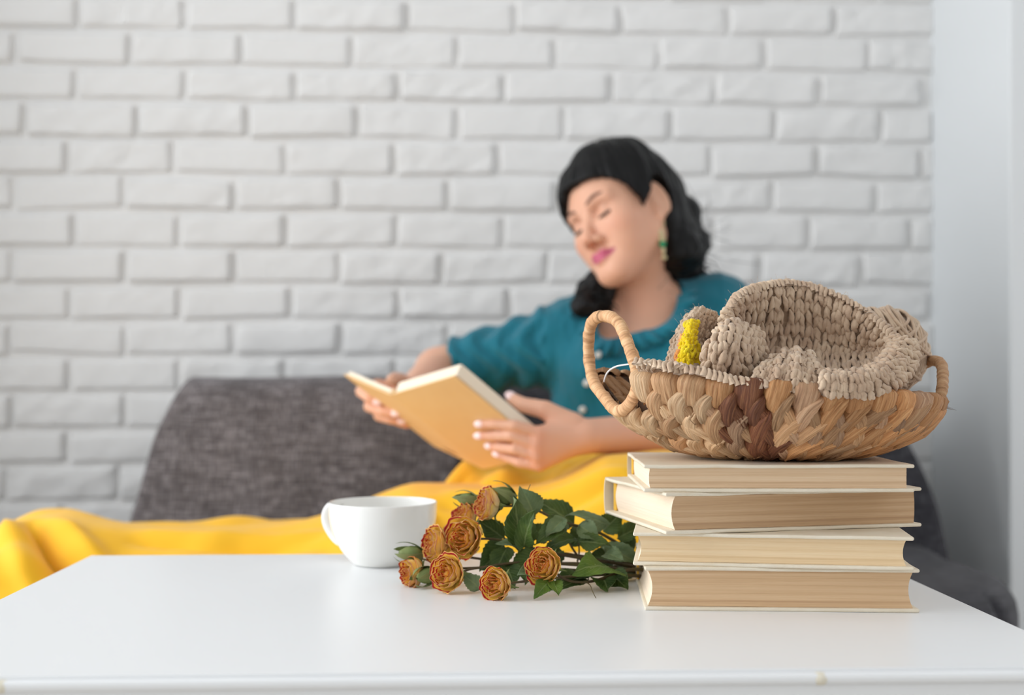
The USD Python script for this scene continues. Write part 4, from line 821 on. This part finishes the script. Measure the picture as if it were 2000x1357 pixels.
L_(r4, (1100, 1074, 1.215), (1060, 1090, 1.205), 40, 0, (0.2, 0, 0.2), seed=33)
L_(r4, (1200, 1096, 1.225), (1160, 1086, 1.215), 44, 0, (0, 0, 0.3), seed=34)
L_(r2, (1240, 1076, 1.225), (1214, 1060, 1.22), 34, 0, (0, 0, 0), seed=35)
L_(r4, (1236, 1110, 1.22), (1206, 1132, 1.20), 36, 0, (0, 0, 0.5), seed=36)
L_(r3, (1024, 1066, 1.18), (976, 1058, 1.17), 26, 2, (0, 0, 0.5), seed=37, curl=0.5)
# tendrils and small side twigs
stem(r8, [(1140, 1136, 1.14), (1152, 1142, 1.125), (1158, 1154, 1.115), (1164, 1168, 1.108)], 0.0006, 0.0003, 14)
stem(r1, [(1030, 978, 1.19), (1030, 962, 1.186), (1036, 946, 1.184)], 0.0005, 0.0003, 10)
stem(r2, [(1096, 1016, 1.21), (1108, 1050, 1.205), (1128, 1085, 1.205), (1140, 1100, 1.21)], 0.0010, 0.0012, 18)
stem(r4, [(1130, 1056, 1.21), (1131, 1080, 1.212), (1128, 1096, 1.215)], 0.0008, 0.0010, 10)
# ------------------------------------------------------------------ the book being read
A_, B_, D_ = P(764, 768, 1.66), P(889, 731, 1.585), P(946, 914, 1.735)
ab, ad = B_ - A_, D_ - A_; at_ = P(673, 729, 1.755) - A_
rb = Thing('open_book', 'tan hardback held open in the hands of the reading woman', 'book', (A_ + D_) / 2)
def panel(o, e1, e2, n, t0, t1, name, m, n1=10, n2=14, grow=0.0, round_=0.0012, lab=None):
    """board spanned by e1, e2 from o, thick from t0 to t1 along n"""
    L1, L2 = np.linalg.norm(e1), np.linalg.norm(e2)
    v, f = rbox((-grow, -grow, t0), (L1 + grow, L2 + grow, t1), round_, (n1, n2, 1))
    M3 = np.stack([e1 / L1, e2 / L2, n], 1)
    if np.linalg.det(M3) < 0: f = f[:, ::-1]
    return rb.part(name, (v @ M3.T + o, f), m, label=lab)
nr = unit(np.cross(ab, ad)); nr = nr if nr @ (A_ - CAM) > 0 else -nr        # away from the viewer
nl = unit(np.cross(at_, ad)); nl = nl if nl @ (A_ - CAM) > 0 else -nl
panel(A_, ab, ad, nr, -0.0026, 0.0, 'front_cover', M['tan_cover'])
panel(A_, at_, ad, nl, -0.0026, 0.0, 'back_cover', M['tan_cover'])
o1 = A_ + unit(ad) * 0.002 + unit(ab) * 0.002
panel(o1, ab * 0.985, ad * 0.985, nr, 0.0004, 0.0215, 'page_block', M['cream_pages'], round_=0.003)
panel(A_ + unit(ad) * 0.002 + unit(at_) * 0.004, at_ * 0.95, ad * 0.985, nl, 0.0004, 0.0075, 'page_block', M['cream_pages'], round_=0.003)
rb.part('spine', tube(np.linspace(A_ + (nr + nl) * 0.0015, D_ + (nr + nl) * 0.0015, 20), 0.0050, 12), M['tan_cover'])
sp = A_ + at_ * 0.35 + ad * 0.86; panel(sp - nl * 0.0029, at_ * 0.22, ad * 0.06, nl, -0.0003, 0.0002, 'faded_stamp', M['stain'], 2, 2, round_=0.0001, lab='small faded brown print on the cover')

# ------------------------------------------------------------------ the woman
HR_ = np.array([[-0.55109995, -0.77713176, -0.30389976], [0.748026, -0.62149806, 0.23280305], [-0.36979176, -0.09902717, 0.92382232]])
HC, HS = P(1218.8, 423.9, 2.0), 0.957
H = lambda p: HC + HS * (np.asarray(p, float) @ HR_.T)          # head frame: x her right, y out of the face, z up
neckb, Rsh, Lsh = P(1240, 592, 2.05), P(1112, 662, 2.03), P(1400, 604, 2.07)
Relb, Lelb = P(858, 726, 2.06), P(1490, 838, 1.90)
Rwri, Lwri = P(798, 772, 1.86), P(1142, 852, 1.655)
chest, waist, hips = P(1244, 700, 2.06), P(1252, 830, 2.02), P(1300, 930, 1.96)
tz = lambda deg: np.array([[math.cos(math.radians(deg)), -math.sin(math.radians(deg)), 0], [math.sin(math.radians(deg)), math.cos(math.radians(deg)), 0], [0, 0, 1]])
TR = tz(-22) 
BD = Field(P(660, 960, 1.9) * (1, 0, 1) + (-0.02, 1.50, 0), P(1545, 215, 2.1) * (1, 0, 1) + (0.02, 2.24, 0.02), 0.003)
def torso(F, g=0.0, k=0.03):
    F.ell(chest, (0.140 + g, 0.092 + g, 0.130 + g), TR, k); F.ell(waist, (0.122 + g, 0.085 + g, 0.120 + g), TR, k); F.ell(hips, (0.150 + g, 0.11 + g, 0.105 + g), TR, k)
    F.cone(Rsh, Lsh, 0.045 + g, 0.045 + g, k); F.cone(neckb - UP * 0.03, chest, 0.06 + g, 0.09 + g, k)
    F.ell(P(1178, 722, 1.975), (0.058 + g, 0.05 + g, 0.055 + g), k=k); F.ell(P(1296, 712, 1.99), (0.058 + g, 0.05 + g, 0.055 + g), k=k)
torso(BD)
for a, b, ra, rb_ in ((Rsh, Relb, 0.044, 0.037), (Relb, Rwri, 0.038, 0.0235), (Lsh, Lelb, 0.044, 0.038), (Lelb, Lwri, 0.040, 0.0235)): BD.cone(a, b, ra, rb_, 0.02)
BD.cone(neckb - UP * 0.02, H((0, -0.020, -0.055)), 0.052, 0.046, 0.03)
BD.cone(P(1180, 618, 2.0), P(1120, 612, 2.03), 0.016, 0.014, 0.03); BD.cone(P(1262, 612, 2.0), P(1370, 570, 2.05), 0.018, 0.016, 0.03)
# head
hk = lambda c, r, k, cut=False: BD.ell(H(c), np.array(r) * HS, HR_, k, cut)
hc = lambda a, b, ra, rb, k, cut=False: BD.cone(H(a), H(b), ra * HS, rb * HS, k, cut)
hk((0, -0.014, 0.030), (0.071, 0.090, 0.086), 0.01); hk((0, 0.024, -0.022), (0.061, 0.066, 0.078), 0.03); hk((0, 0.040, 0.035), (0.055, 0.048, 0.045), 0.03)
for s in (-1, 1):
    hc((s * 0.052, 0.005, -0.055), (s * 0.014, 0.070, -0.098), 0.018, 0.014, 0.025)
    hk((s * 0.040, 0.056, -0.030), (0.026, 0.026, 0.026), 0.025); hk((s * 0.030, 0.050, -0.062), (0.024, 0.026, 0.024), 0.02)
hc((-0.008, 0.072, -0.101), (0.008, 0.072, -0.101), 0.0155, 0.0155, 0.02); hk((0, 0.048, -0.088), (0.036, 0.034, 0.026), 0.02)
for s in (-1, 1):
    hk((s * 0.031, 0.0885, 0.001), (0.017, 0.012, 0.012), 0.012, True); hc((s * 0.012, 0.083, 0.017), (s * 0.044, 0.074, 0.019), 0.0085, 0.007, 0.014)
    hk((s * 0.031, 0.0695, -0.001), (0.0145, 0.0145, 0.0135), 0.003)
hc((0, 0.082, 0.012), (0, 0.1045, -0.036), 0.0070, 0.0095, 0.010); hk((0, 0.1055, -0.0395), (0.0105, 0.0095, 0.0095), 0.006)
for s in (-1, 1):
    hk((s * 0.0125, 0.0935, -0.0440), (0.0078, 0.0105, 0.0078), 0.005); hk((s * 0.0068, 0.1005, -0.0515), (0.0042, 0.0055, 0.0045), 0.002, True)
    for q, r in (((s * 0.012, 0.0905, -0.0665), 0.0052),): hc((s * 0.0290, 0.0745, -0.0675), q, 0.0030, r, 0.003)
    hc((s * 0.0275, 0.0745, -0.0695), (s * 0.006, 0.0905, -0.0775), 0.0034, 0.0062, 0.003)
hc((-0.012, 0.0915, -0.0660), (0.012, 0.0915, -0.0660), 0.0052, 0.0052, 0.003); hc((-0.006, 0.0905, -0.0778), (0.006, 0.0905, -0.0778), 0.0064, 0.0064, 0.003)
hc((-0.027, 0.0800, -0.0698), (0.027, 0.0800, -0.0698), 0.0018, 0.0018, 0.002, True); hc((-0.012, 0.0985, -0.0713), (0.012, 0.0985, -0.0713), 0.0016, 0.0016, 0.002, True)
hk((0, 0.0965, -0.0565), (0.0035, 0.004, 0.006), 0.005, True)
for s in (-1, 1):
    tl = np.array([[1, 0, 0], [0, math.cos(.25), math.sin(.25)], [0, -math.sin(.25), math.cos(.25)]]) @ tz(s * 22)
    BD.ell(H((s * 0.0745, -0.010, -0.004)), np.array((0.0065, 0.0185, 0.0330)) * HS, HR_ @ tl, 0.004); BD.ell(H((s * 0.0825, -0.008, 0.000)), np.array((0.0055, 0.0105, 0.0200)) * HS, HR_ @ tl, 0.003, True); hk((s * 0.0720, -0.003, -0.0355), (0.006, 0.008, 0.010), 0.006)
# hands: palm, then each finger as a chain of joints (u, v, distance, radius)
def hand(wr, mcps, chains, thumb):
    for q in mcps: BD.cone(wr, P(*q[:3]), 0.0185, 0.0095, 0.008)
    for a, b in zip(mcps[:-1], mcps[1:]): BD.cone(P(*a[:3]), P(*b[:3]), 0.0088, 0.0088, 0.003)
    for ch in chains + [thumb]:
        for a, b in zip(ch[:-1], ch[1:]): BD.cone(P(*a[:3]), P(*b[:3]), a[3], b[3], 0.0012)
LH = [[(1052, 846, 1.628, .0086), (1005, 831, 1.624, .0077), (966, 828, 1.635, .0070), (938, 828, 1.646, .0061)],
      [(1048, 868, 1.628, .0088), (1000, 851, 1.630, .0078), (963, 851, 1.646, .0071), (937, 851, 1.657, .0061)],
      [(1049, 889, 1.631, .0085), (1006, 877, 1.634, .0075), (976, 873, 1.652, .0077), (957, 871, 1.663, .0058)],
      [(1054, 907, 1.637, .0088), (1016, 902, 1.645, .0077), (990, 893, 1.662, .0061), (972, 887, 1.672, .0058)]]
LT = [(1118, 832, 1.655, .0180), (1064, 800, 1.658, .0125), (1023, 791, 1.682, .0105), (999, 777, 1.700, .0078)]
hand(Lwri, [c[0] for c in LH], LH, LT)
BD.cone(P(1118, 832, 1.655), P(1056, 846, 1.640), 0.015, 0.010, 0.008)
RH = [[(738, 752, 1.852, .0100), (706, 764, 1.806, .0090), (722, 777, 1.782, .0082), (738, 785, 1.777, .0066)],
      [(750, 770, 1.856, .0102), (722, 793, 1.812, .0092), (748, 803, 1.776, .0082), (774, 807, 1.768, .0067)],
      [(764, 786, 1.858, .0098), (741, 811, 1.818, .0088), (764, 818, 1.798, .0078), (786, 822, 1.792, .0065)],
      [(778, 796, 1.858, .0085), (768, 818, 1.838, .0076), (784, 826, 1.822, .0066), (796, 830, 1.816, .0056)]]
RT2 = [(796, 758, 1.85, .0165), (782, 744, 1.812, .0120), (772, 740, 1.775, .0100), (764, 742, 1.745, .0078)]
hand(Rwri, [c[0] for c in RH], RH, RT2)
woman = Thing('person', 'woman with short-fringed black hair, teal blouse and yellow skirt, reclining and reading', 'person', hips * (1, 1, 0) + UP * 0.345)
bv, bf = BD.mesh()
bv = relax(bv, bf, 5)
hl = ((bv - HC) / HS) @ HR_                                     # back into the head frame
SK = np.array(lin(226, 172, 144)); tint = np.repeat(SK[None], len(bv), 0)
def blend(w, c):
    global tint
    tint = tint * (1 - w[:, None]) + np.array(c) * w[:, None]
zu = -0.0690 - 0.0020 * np.clip(1 - (np.abs(hl[:, 0]) / 0.031) ** 2, 0, 1) +  0.0095 * (1 - (np.abs(hl[:, 0]) / 0.031) ** 2) - 0.0022 * np.exp(-(hl[:, 0] / 0.004) ** 2); zlw = -0.0695 - 0.0125 * (1 - (np.abs(hl[:, 0]) / 0.031) ** 2)
lipw = np.clip((zu - hl[:, 2]) / 0.0015, 0, 1) * np.clip((hl[:, 2] - zlw) / 0.0015, 0, 1) * (np.abs(hl[:, 0]) < 0.031) * (hl[:, 1] > 0.060)
blend(lipw * 0.95, lin(194, 88, 120))
for s in (-1, 1): blend(0.35 * np.exp(-(((hl - (s * 0.042, 0.060, -0.032)) / (0.020, 0.03, 0.016)) ** 2).sum(1)), lin(226, 140, 118)); blend(0.45 * np.exp(-(((hl - (s * 0.033, 0.080, 0.008)) / (0.017, 0.02, 0.007)) ** 2).sum(1)), lin(176, 122, 100))
blend(0.3 * np.exp(-(((hl - (0, 0.108, -0.042)) / (0.012, 0.012, 0.012)) ** 2).sum(1)), lin(222, 138, 112))
for ch in LH + RH:
    for q in (ch[0], ch[-1]): blend(0.40 * np.exp(-(np.linalg.norm(bv - P(*q[:3]), axis=1) / 0.011) ** 2), lin(224, 136, 108))
woman.part('body', (bv, bf), M['skin'], tint=tint)
def place(name, mesh, mm, **k): return woman.part(name, mesh, mm, **k)
for ch in LH + [LT] + RH[:3]:
    a, b = P(*ch[-2][:3]), P(*ch[-1][:3]); x = unit(b - a); r = ch[-1][3]
    n = TOC(b); 
    if ch is LT: n = unit(TOC(b) + UP * 0.6)
    n = unit(n - x * (n @ x)); F3 = np.stack([x, np.cross(n, x), n], 1)
    place('fingernail', ellip(b + n * r * 0.62 - x * r * 0.05, (r * 1.35, r * 0.86, r * 0.45), F3, 2), M['nail'])
for s in (-1, 1):
    az = np.radians(np.linspace(-62, 62, 13)); el = np.radians(-22 - 10 * np.cos(az * 1.4)); c0 = np.array((s * 0.031, 0.0695, -0.001)); R0 = 0.0156
    q = c0 + R0 * np.stack([np.sin(az) * np.cos(el), np.cos(az) * np.cos(el), np.sin(el)], 1); q2 = q + np.stack([np.sin(az) * 0.003, 0 * az + 0.004, 0 * az - 0.004], 1)
    G = np.stack([H(q * 1.0), H((q + q2) / 2 + (0, 0.0008, 0)), H(q2)], 1); place('eyelashes', solidify(G, 0.0022)[0], M['dark'])
    bx = np.linspace(0, 1, 14); q = np.stack([s * (0.013 + 0.037 * bx), 0.0945 - 0.002 * bx - 0.017 * bx ** 2.2, 0.0165 + 0.009 * np.sin(bx * 2.3) - 0.001 * bx], 1)
    v, f = tube(H(q), 0.0021 * np.sin(np.pi * (0.12 + 0.82 * bx)) ** 0.6 + 0.0006, 8); place('eyebrow', (v, f), M['brow'])
# hair
HF = Field(HC - (0.22, 0.17, 0.24), HC + (0.22, 0.22, 0.19), 0.0032)
def cap(p):
    q = ((p - HC) / HS) @ HR_; r = np.array((0.0945, 0.117, 0.121)); c = np.array((0, -0.014, 0.028)); qq = q - c
    k0 = np.linalg.norm(qq / r, axis=-1); k1 = np.linalg.norm(qq / r ** 2, axis=-1); e = k0 * (k0 - 1) / (k1 + 1e-9)
    az = np.degrees(np.arctan2(q[..., 0], q[..., 1] + 0.01))                    # 0 forward, + her right
    hl_ = np.interp(az, [-180, -118, -100, -88, -76, -64, -52, -40, -20, 0, 14, 26, 38, 50, 62, 78, 92, 105, 180], [-0.105, -0.10, -0.050, 0.024, 0.012, -0.018, 0.016, 0.037, 0.056, 0.060, 0.062, 0.040, 0.030, 0.010, -0.030, -0.034, -0.03, -0.09, -0.105])
    az2 = np.interp(q[..., 2], [-0.1, 0.2], [0, 0]); return np.maximum(e + az2, (hl_ - q[..., 2]) * 0.8)
HF.put(cap, HC - 0.19, HC + 0.19, 0.004)
for a, b, ra, rb_, k in (((0, -0.070, 0.005), (0.0, -0.078, -0.055), 0.058, 0.050, 0.02), ((-0.030, -0.055, -0.030), (-0.042, -0.060, -0.090), 0.040, 0.036, 0.02)): HF.cone(H(a), H(b), ra, rb_, k)
for pts in (((1318, 430, 2.08, .044), (1332, 482, 2.07, .040), (1322, 524, 2.055, .036), (1308, 545, 2.04, .020)), ((1335, 470, 2.09, .034), (1350, 515, 2.08, .022), (1362, 528, 2.075, .012)), ((1240, 520, 2.13, .05), (1188, 558, 2.05, .032), (1160, 572, 1.985, .025), (1144, 588, 1.955, .019)), ((1186, 556, 2.04, .026), (1172, 580, 1.975, .021), (1154, 600, 1.95, .014))):
    for a, b in zip(pts[:-1], pts[1:]): HF.cone(P(*a[:3]), P(*b[:3]), a[3], b[3], 0.012)
for s in (-1,): HF.ell(H((s * 0.082, -0.008, -0.006)), (0.018, 0.021, 0.036), HR_, 0.004, True)
hv_, hf_ = HF.mesh(); hv_ = relax(hv_, hf_, 4)
q = ((hv_ - HC) / HS) @ HR_; grain = meshkit.fbm(np.c_[np.arctan2(q[:, 0], q[:, 1]) * 16, q[:, 2] * 9, q[:, 1] * 10], 3) - 0.5
hv_ = hv_ + vnormals(hv_, hf_) * (grain * 0.009 + (meshkit.fbm(hv_ * 45, 2) - 0.5) * 0.014 * (q[:, 2] < -0.05) + (meshkit.fbm(hv_ * 16 + 3, 2) - 0.5) * 0.022)[:, None]
hp_ = place('hair', (hv_, hf_), M['hair'])
hg = np.random.default_rng(13); locks = []
for c0, sp, n, L in (((1325, 500, 2.06), (24, 30, .03), 120, 0.06), ((1350, 500, 2.075), (16, 26, .02), 90, 0.065), ((1160, 572, 1.965), (22, 16, .02), 90, 0.045), ((1315, 535, 2.04), (22, 14, .02), 50, 0.045)):
    for _ in range(n):
        p0 = P(*(np.array(c0) + hg.normal(size=3) * sp * np.array((.5, .5, .5)))); k = np.linspace(0, 1, 16); ph, tw, rr = hg.uniform(0, 6.28), hg.uniform(5, 12), hg.uniform(0.003, 0.010); d = unit(np.array([hg.normal() * 0.5, hg.normal() * 0.3, -1.0]))
        c = p0 + d * (L * hg.uniform(0.5, 1.1) * k)[:, None] + RT * (rr * np.sin(tw * k + ph) * (0.3 + k))[:, None] + FW * (rr * np.cos(tw * k + ph) * (0.3 + k))[:, None]; locks.append(c)
woman.part('curly_locks', join([tube(c, np.linspace(0.0022, 0.0005, len(c)), 5) for c in locks]), M['hair'], kind='stuff', parent=hp_)
fly = []
for c0, sp, n, d0 in (((1360, 470, 2.08), (10, 40, .02), 26, (1, 0, -0.25)), ((1285, 570, 2.0), (14, 10, .01), 10, (-0.3, -0.2, -0.6))):
    for _ in range(n):
        p0 = P(*(np.array(c0) + hg.normal(size=3) * sp * np.array((.5, .5, .5)))); d = unit(np.array(d0) + hg.normal(size=3) * 0.5); L = hg.uniform(0.02, 0.06) * (0.3 if d0[2] == 1 else 1); k = np.linspace(0, 1, 10)[:, None]; fly.append(p0 + d * L * k + hg.normal(size=3) * L * 0.5 * k ** 2)
woman.part('stray_strands', join([tube(c, 0.00035, 3) for c in fly]), M['hair'], kind='stuff', parent=hp_)
# earrings
lobe = H((-0.074, -0.004, -0.045)); er = place('earring', tube(spline([lobe, lobe - UP * 0.006 - FW * 0.004, P(1291, 448, (lobe - CAM) @ FW - 0.006)], 10), 0.0011, 6), M['gold'], label='dangling earring with a green bead')
de = (lobe - CAM) @ FW - 0.008
for (u, v_, r, mm) in ((1291, 455, (.0055, .003, .006), 'gold'), (1293, 466, (.006, .0035, .005), 'gold'), (1294, 477, (.0055, .005, .0055), 'green_bead'), (1296, 490, (.003, .003, .007), 'gold'), (1297, 503, (.0045, .003, .004), 'gold')): woman.part('bead', ellip(P(u, v_, de), r), M[mm], parent=er)
place('earring', ellip(P(1170, 541, 2.02), (0.004, 0.004, 0.007)), M['green_bead'], label='green bead earring glimpsed under the jaw')
# blouse
BL = Field(P(880, 960, 2.05) * (1, 0, 1) + (-0.02, 1.78, 0), P(1545, 500, 2.1) * (1, 0, 1) + (0.02, 2.26, 0), 0.004)
torso(BL, 0.012, 0.035)
rs_end = Rsh + (Relb - Rsh) * 0.80; BL.cone(Rsh, rs_end, 0.058, 0.052, 0.03); BL.cone(Lsh, Lsh + (Lelb - Lsh) * 0.7, 0.058, 0.050, 0.03); BL.cone(P(1150, 640, 2.03), P(1050, 690, 2.04), 0.05, 0.055, 0.03)
BL.ell(P(1240, 800, 1.985), (0.135, 0.075, 0.10), TR, 0.03)
dirR = unit(Relb - Rsh); BL.put(lambda p: -(((p - rs_end) @ dirR) - 0.012) * 1.0, rs_end - 0.08, rs_end + 0.09, 0.004, True)
outer = Field(BL.lo, BL.lo + BL.h * (BL.n - 1), BL.h); outer.a = BL.a.copy()
from shapely.geometry import Point
r2 = lambda p: np.stack([(np.asarray(p) - CAM) @ RT, np.asarray(p)[..., 2] - EYE], -1)          # across and up, seen along the wearer's front
nA, nB = P(1246, 578, 2.03), P(1180, 648, 1.98); nRa, nRb = 0.064, 0.020
def neck_hole(p):
    q = r2(p); a, b = r2(nA), r2(nB); d = b - a; t = np.clip(((q - a) @ d) / (d @ d), 0, 1)
    return np.maximum(np.linalg.norm(q - a - t[..., None] * d, axis=-1) - (nRa + (nRb - nRa) * t), ((p - CAM) @ FW) - 2.15)
BL.put(neck_hole, nB - 0.2, nA + 0.2, 0.006, True)
BL.put(lambda p: 0.0 * p[..., 0] + np.linalg.norm((p - neckb - UP * 0.03) * (1, 1, 0.6), axis=-1) - 0.066, neckb - 0.12, neckb + 0.14, 0.006, True)
v, f = BL.mesh(); v = relax(v, f, 6)
nb = vnormals(v, f); along = v @ RT
folds = 0.010 * (meshkit.fbm(np.c_[along * 26, v @ FW * 10, v[:, 2] * 7], 3, 4) - 0.5) + 0.012 * (meshkit.fbm(v * (14, 14, 22), 2, 9) - 0.5)
arm = np.clip(1 - ((v - Rsh) @ dirR < 0.03), 0, 1); sx_ = (v - Rsh) @ dirR
folds += 0.004 * np.sin(sx_ * 150 + 3 * np.sin(v[:, 2] * 60)) * (sx_ > 0.02) * (np.abs(v[:, 0]) < 9) * (along < (P(1060, 700, 2.03) @ RT))
bl_p = place('blouse', (v + nb * folds[:, None], f), M['teal'], label='teal gauze blouse with elbow sleeves and a ruffled neckline')
# ruffle along the neckline
hull = Point(*r2(nA)).buffer(nRa, 32).union(Point(*r2(nB)).buffer(nRb, 16)).convex_hull.exterior; n_r = 120; ring = []; dd = np.linspace(1.80, 2.12, 320)
for k in range(n_r):
    c = hull.interpolate(k / n_r, normalized=True); c = np.array([c.x, c.y]) * 1.0
    if c[1] > r2(P(1246, 572, 2.03))[1]: continue
    p = CAM + RT * c[0] + UP * c[1] + FW * dd[:, None]; val = outer.at(p); ring.append((k, p[np.argmax(val < 0)] if (val < 0).any() else None))
ks = [k for k, p in ring]; gap = int(np.argmax(np.diff(ks))) + 1 if np.diff(ks).max() > 1 else 0; ring = ring[gap:] + ring[:gap]
ring = np.array([p for k, p in ring if p is not None]); ring = gaussian_filter(ring, (2.0, 0), mode='nearest'); c_ = (nA + nB) / 2; rn = unit((ring - c_) - FW * ((ring - c_) @ FW)[:, None]); g = np.arange(len(ring))
G = []
for j, t in enumerate(np.linspace(0, 1, 6)):
    wv = np.sin(g * 1.55 + 0.8 * np.sin(g * 0.6)) * 0.008 * t + 0.003 * np.sin(g * 0.5); G.append(ring + rn * (0.030 * t - 0.006) - FW * (0.006 + 0.010 * math.sin(t * 2.4)) - FW * wv[:, None])
G = np.array(G).transpose(1, 0, 2); woman.part('ruffle', solidify(G, 0.0016)[0], M['teal'], parent=bl_p)
def hit(u, v_, F, d0=1.75, d1=2.2):
    d = np.linspace(d0, d1, 500); p = np.array([P(u, v_, x) for x in d]); ok = (p > F.lo).all(1) & (p < F.lo + F.h * (F.n - 1)).all(1); val = np.where(ok, F.at(p), 1); return p[np.argmax(val < 0)]
for u, v_ in ((1168, 692), (1146, 748), (1138, 800)): woman.part('button', ellip(hit(u, v_, BL) + TOC(P(u, v_, 1.9)) * 0.006, (0.0058, 0.003, 0.0058)), M['button'], parent=bl_p)
cf = place('cuff', ring_tube(np.array([rs_end + dirR * 0.008 + 0.0505 * (math.cos(g) * unit(np.cross(dirR, UP)) + math.sin(g) * np.cross(unit(np.cross(dirR, UP)), dirR)) for g in np.linspace(0, 2 * np.pi, 40, endpoint=False)]), 0.0035, 8), M['teal'])
# skirt: over the outstretched legs, hanging in front of the seat
ridge = np.array([(-150, 1066, 1.72), (-90, 1046, 1.72), (0, 1030, 1.71), (50, 1016, 1.71), (100, 1013, 1.71), (200, 1025, 1.71), (300, 1031, 1.72), (400, 1031, 1.72), (500, 1028, 1.73), (580, 1018, 1.73), (640, 1003, 1.73), (700, 982, 1.72), (760, 957, 1.71), (805, 945, 1.70), (865, 947, 1.69), (925, 951, 1.68), (1000, 952, 1.66), (1060, 945, 1.65), (1090, 936, 1.645), (1150, 906, 1.64), (1186, 888, 1.64), (1300, 886, 1.64), (1420, 892, 1.65), (1560, 910, 1.68), (1660, 960, 1.74)], float)
uu = np.linspace(-150, 1660, 220); rv = PchipInterpolator(ridge[:, 0], ridge[:, 1])(uu); rd = PchipInterpolator(ridge[:, 0], ridge[:, 2])(uu)
rv = gaussian_filter(rv, 1.2); R0 = np.array([P(a, b, c) for a, b, c in zip(uu, rv, rd)])
tt_ = np.linspace(-1, 1, 84); S = np.linspace(0, 1, 220)
G = np.zeros((220, 84, 3))
for j, t in enumerate(tt_):
    if t < 0: off = 0.26 * abs(t) ** 0.9; z = R0[:, 2] - (R0[:, 2] - 0.33) * np.clip(abs(t), 0, 1) ** 2.1
    else: off = -(0.17 * np.sin(t * np.pi / 2) ** 0.9); z = R0[:, 2] - (R0[:, 2] - 0.13) * (0.12 * t + 0.88 * t ** 2.4)
    G[:, j] = R0 * (1, 1, 0) + FW * off + UP * z[:, None] if False else np.c_[(R0 + FW * off)[:, :2], z]
UU, TT = np.meshgrid(uu, tt_, indexing='ij')
w = meshkit.fbm(np.stack([UU / 330 + TT * 0.9, TT * 4.2 - UU / 900, np.zeros_like(UU)], -1), 3, 5) - 0.5
amp = np.clip(np.abs(TT) * 3, 0.12, 1)
crease = lambda u0, t0, u1, t1, wd: np.exp(-((((UU - u0) * (t1 - t0) * 500 - (TT - t0) * 500 * (u1 - u0)) / (np.hypot(u1 - u0, (t1 - t0) * 500)) / wd) ** 2)) * (np.abs((UU - (u0 + u1) / 2) / (abs(u1 - u0) / 2 + 20)) < 1.3) * np.clip(1.3 - np.abs((UU - (u0 + u1) / 2) / (abs(u1 - u0) / 2 + 20)), 0, 0.3) / 0.3
dz = 0.045 * w * amp + 0.016 * (meshkit.fbm(np.stack([UU / 120 + TT * 1.5, TT * 7 - UU / 400, np.ones_like(UU)], -1), 2, 6) - 0.5) * amp
dz += np.clip(TT * 7, 0, 1) * (-0.034 * crease(85, 0.10, 230, 0.60, 16) + 0.016 * crease(60, 0.22, 190, 0.72, 24) + 0.016 * crease(130, 0.06, 300, 0.50, 20) - 0.010 * crease(330, 0.20, 640, 0.36, 14) + 0.010 * crease(330, 0.10, 640, 0.24, 18) - 0.012 * crease(1180, 0.30, 900, 0.25, 22) + 0.010 * crease(1190, 0.2, 930, 0.12, 24))
du, dv = np.gradient(G, axis=0), np.gradient(G, axis=1); N = unit(np.cross(du, dv)); N = N * np.sign(N[110, 60] @ (CAM - G[110, 60]))
G1 = G + N * dz[..., None]; G1[..., 1] = np.maximum(G1[..., 1], YB + 0.03)
# lap: the skirt gathered over the thighs behind
lap = np.array([(852, 968, 1.74), (868, 949, 1.76), (892, 922, 1.79), (922, 900, 1.81), (960, 890, 1.82), (1050, 884, 1.83), (1180, 876, 1.84), (1320, 874, 1.85), (1450, 890, 1.86), (1540, 930, 1.86)], float)
ul = np.linspace(852, 1540, 120); L0 = np.array([P(a, PchipInterpolator(lap[:, 0], lap[:, 1])(a), PchipInterpolator(lap[:, 0], lap[:, 2])(a)) for a in ul]); tl = np.linspace(-1, 1, 50)
G2 = np.zeros((120, 50, 3))
for j, t in enumerate(tl):
    off = 0.16 * abs(t) ** 0.9 if t < 0 else -0.19 * t; z = L0[:, 2] - (L0[:, 2] - 0.36) * abs(t) ** 2 if t < 0 else L0[:, 2] - 0.075 * t ** 1.6 * np.clip((ul - 852) / 30, 0.2, 1)
    G2[:, j] = np.c_[(L0 + FW * off)[:, :2], z]
UL, TL = np.meshgrid(ul, tl, indexing='ij')
w2 = 0.5 * np.sin((UL - 1000) / 17.0 + TL * 5 + 1.2 * np.sin(UL / 60.0)) * np.exp(-((UL - 985) / 120) ** 2) + 1.6 * (meshkit.fbm(np.stack([UL / 90 + TL * 1.2, TL * 2.2 - UL / 300, np.zeros_like(UL)], -1), 3, 8) - 0.5)
G2[..., 2] += 0.020 * w2 * np.clip(np.abs(TL + 0.1) * 4, 0.25, 1)
place('skirt', join([solidify(G1, 0.003)[0], solidify(G2, 0.003)[0]]), M['yellow'], label='long bright yellow skirt spread over the legs')
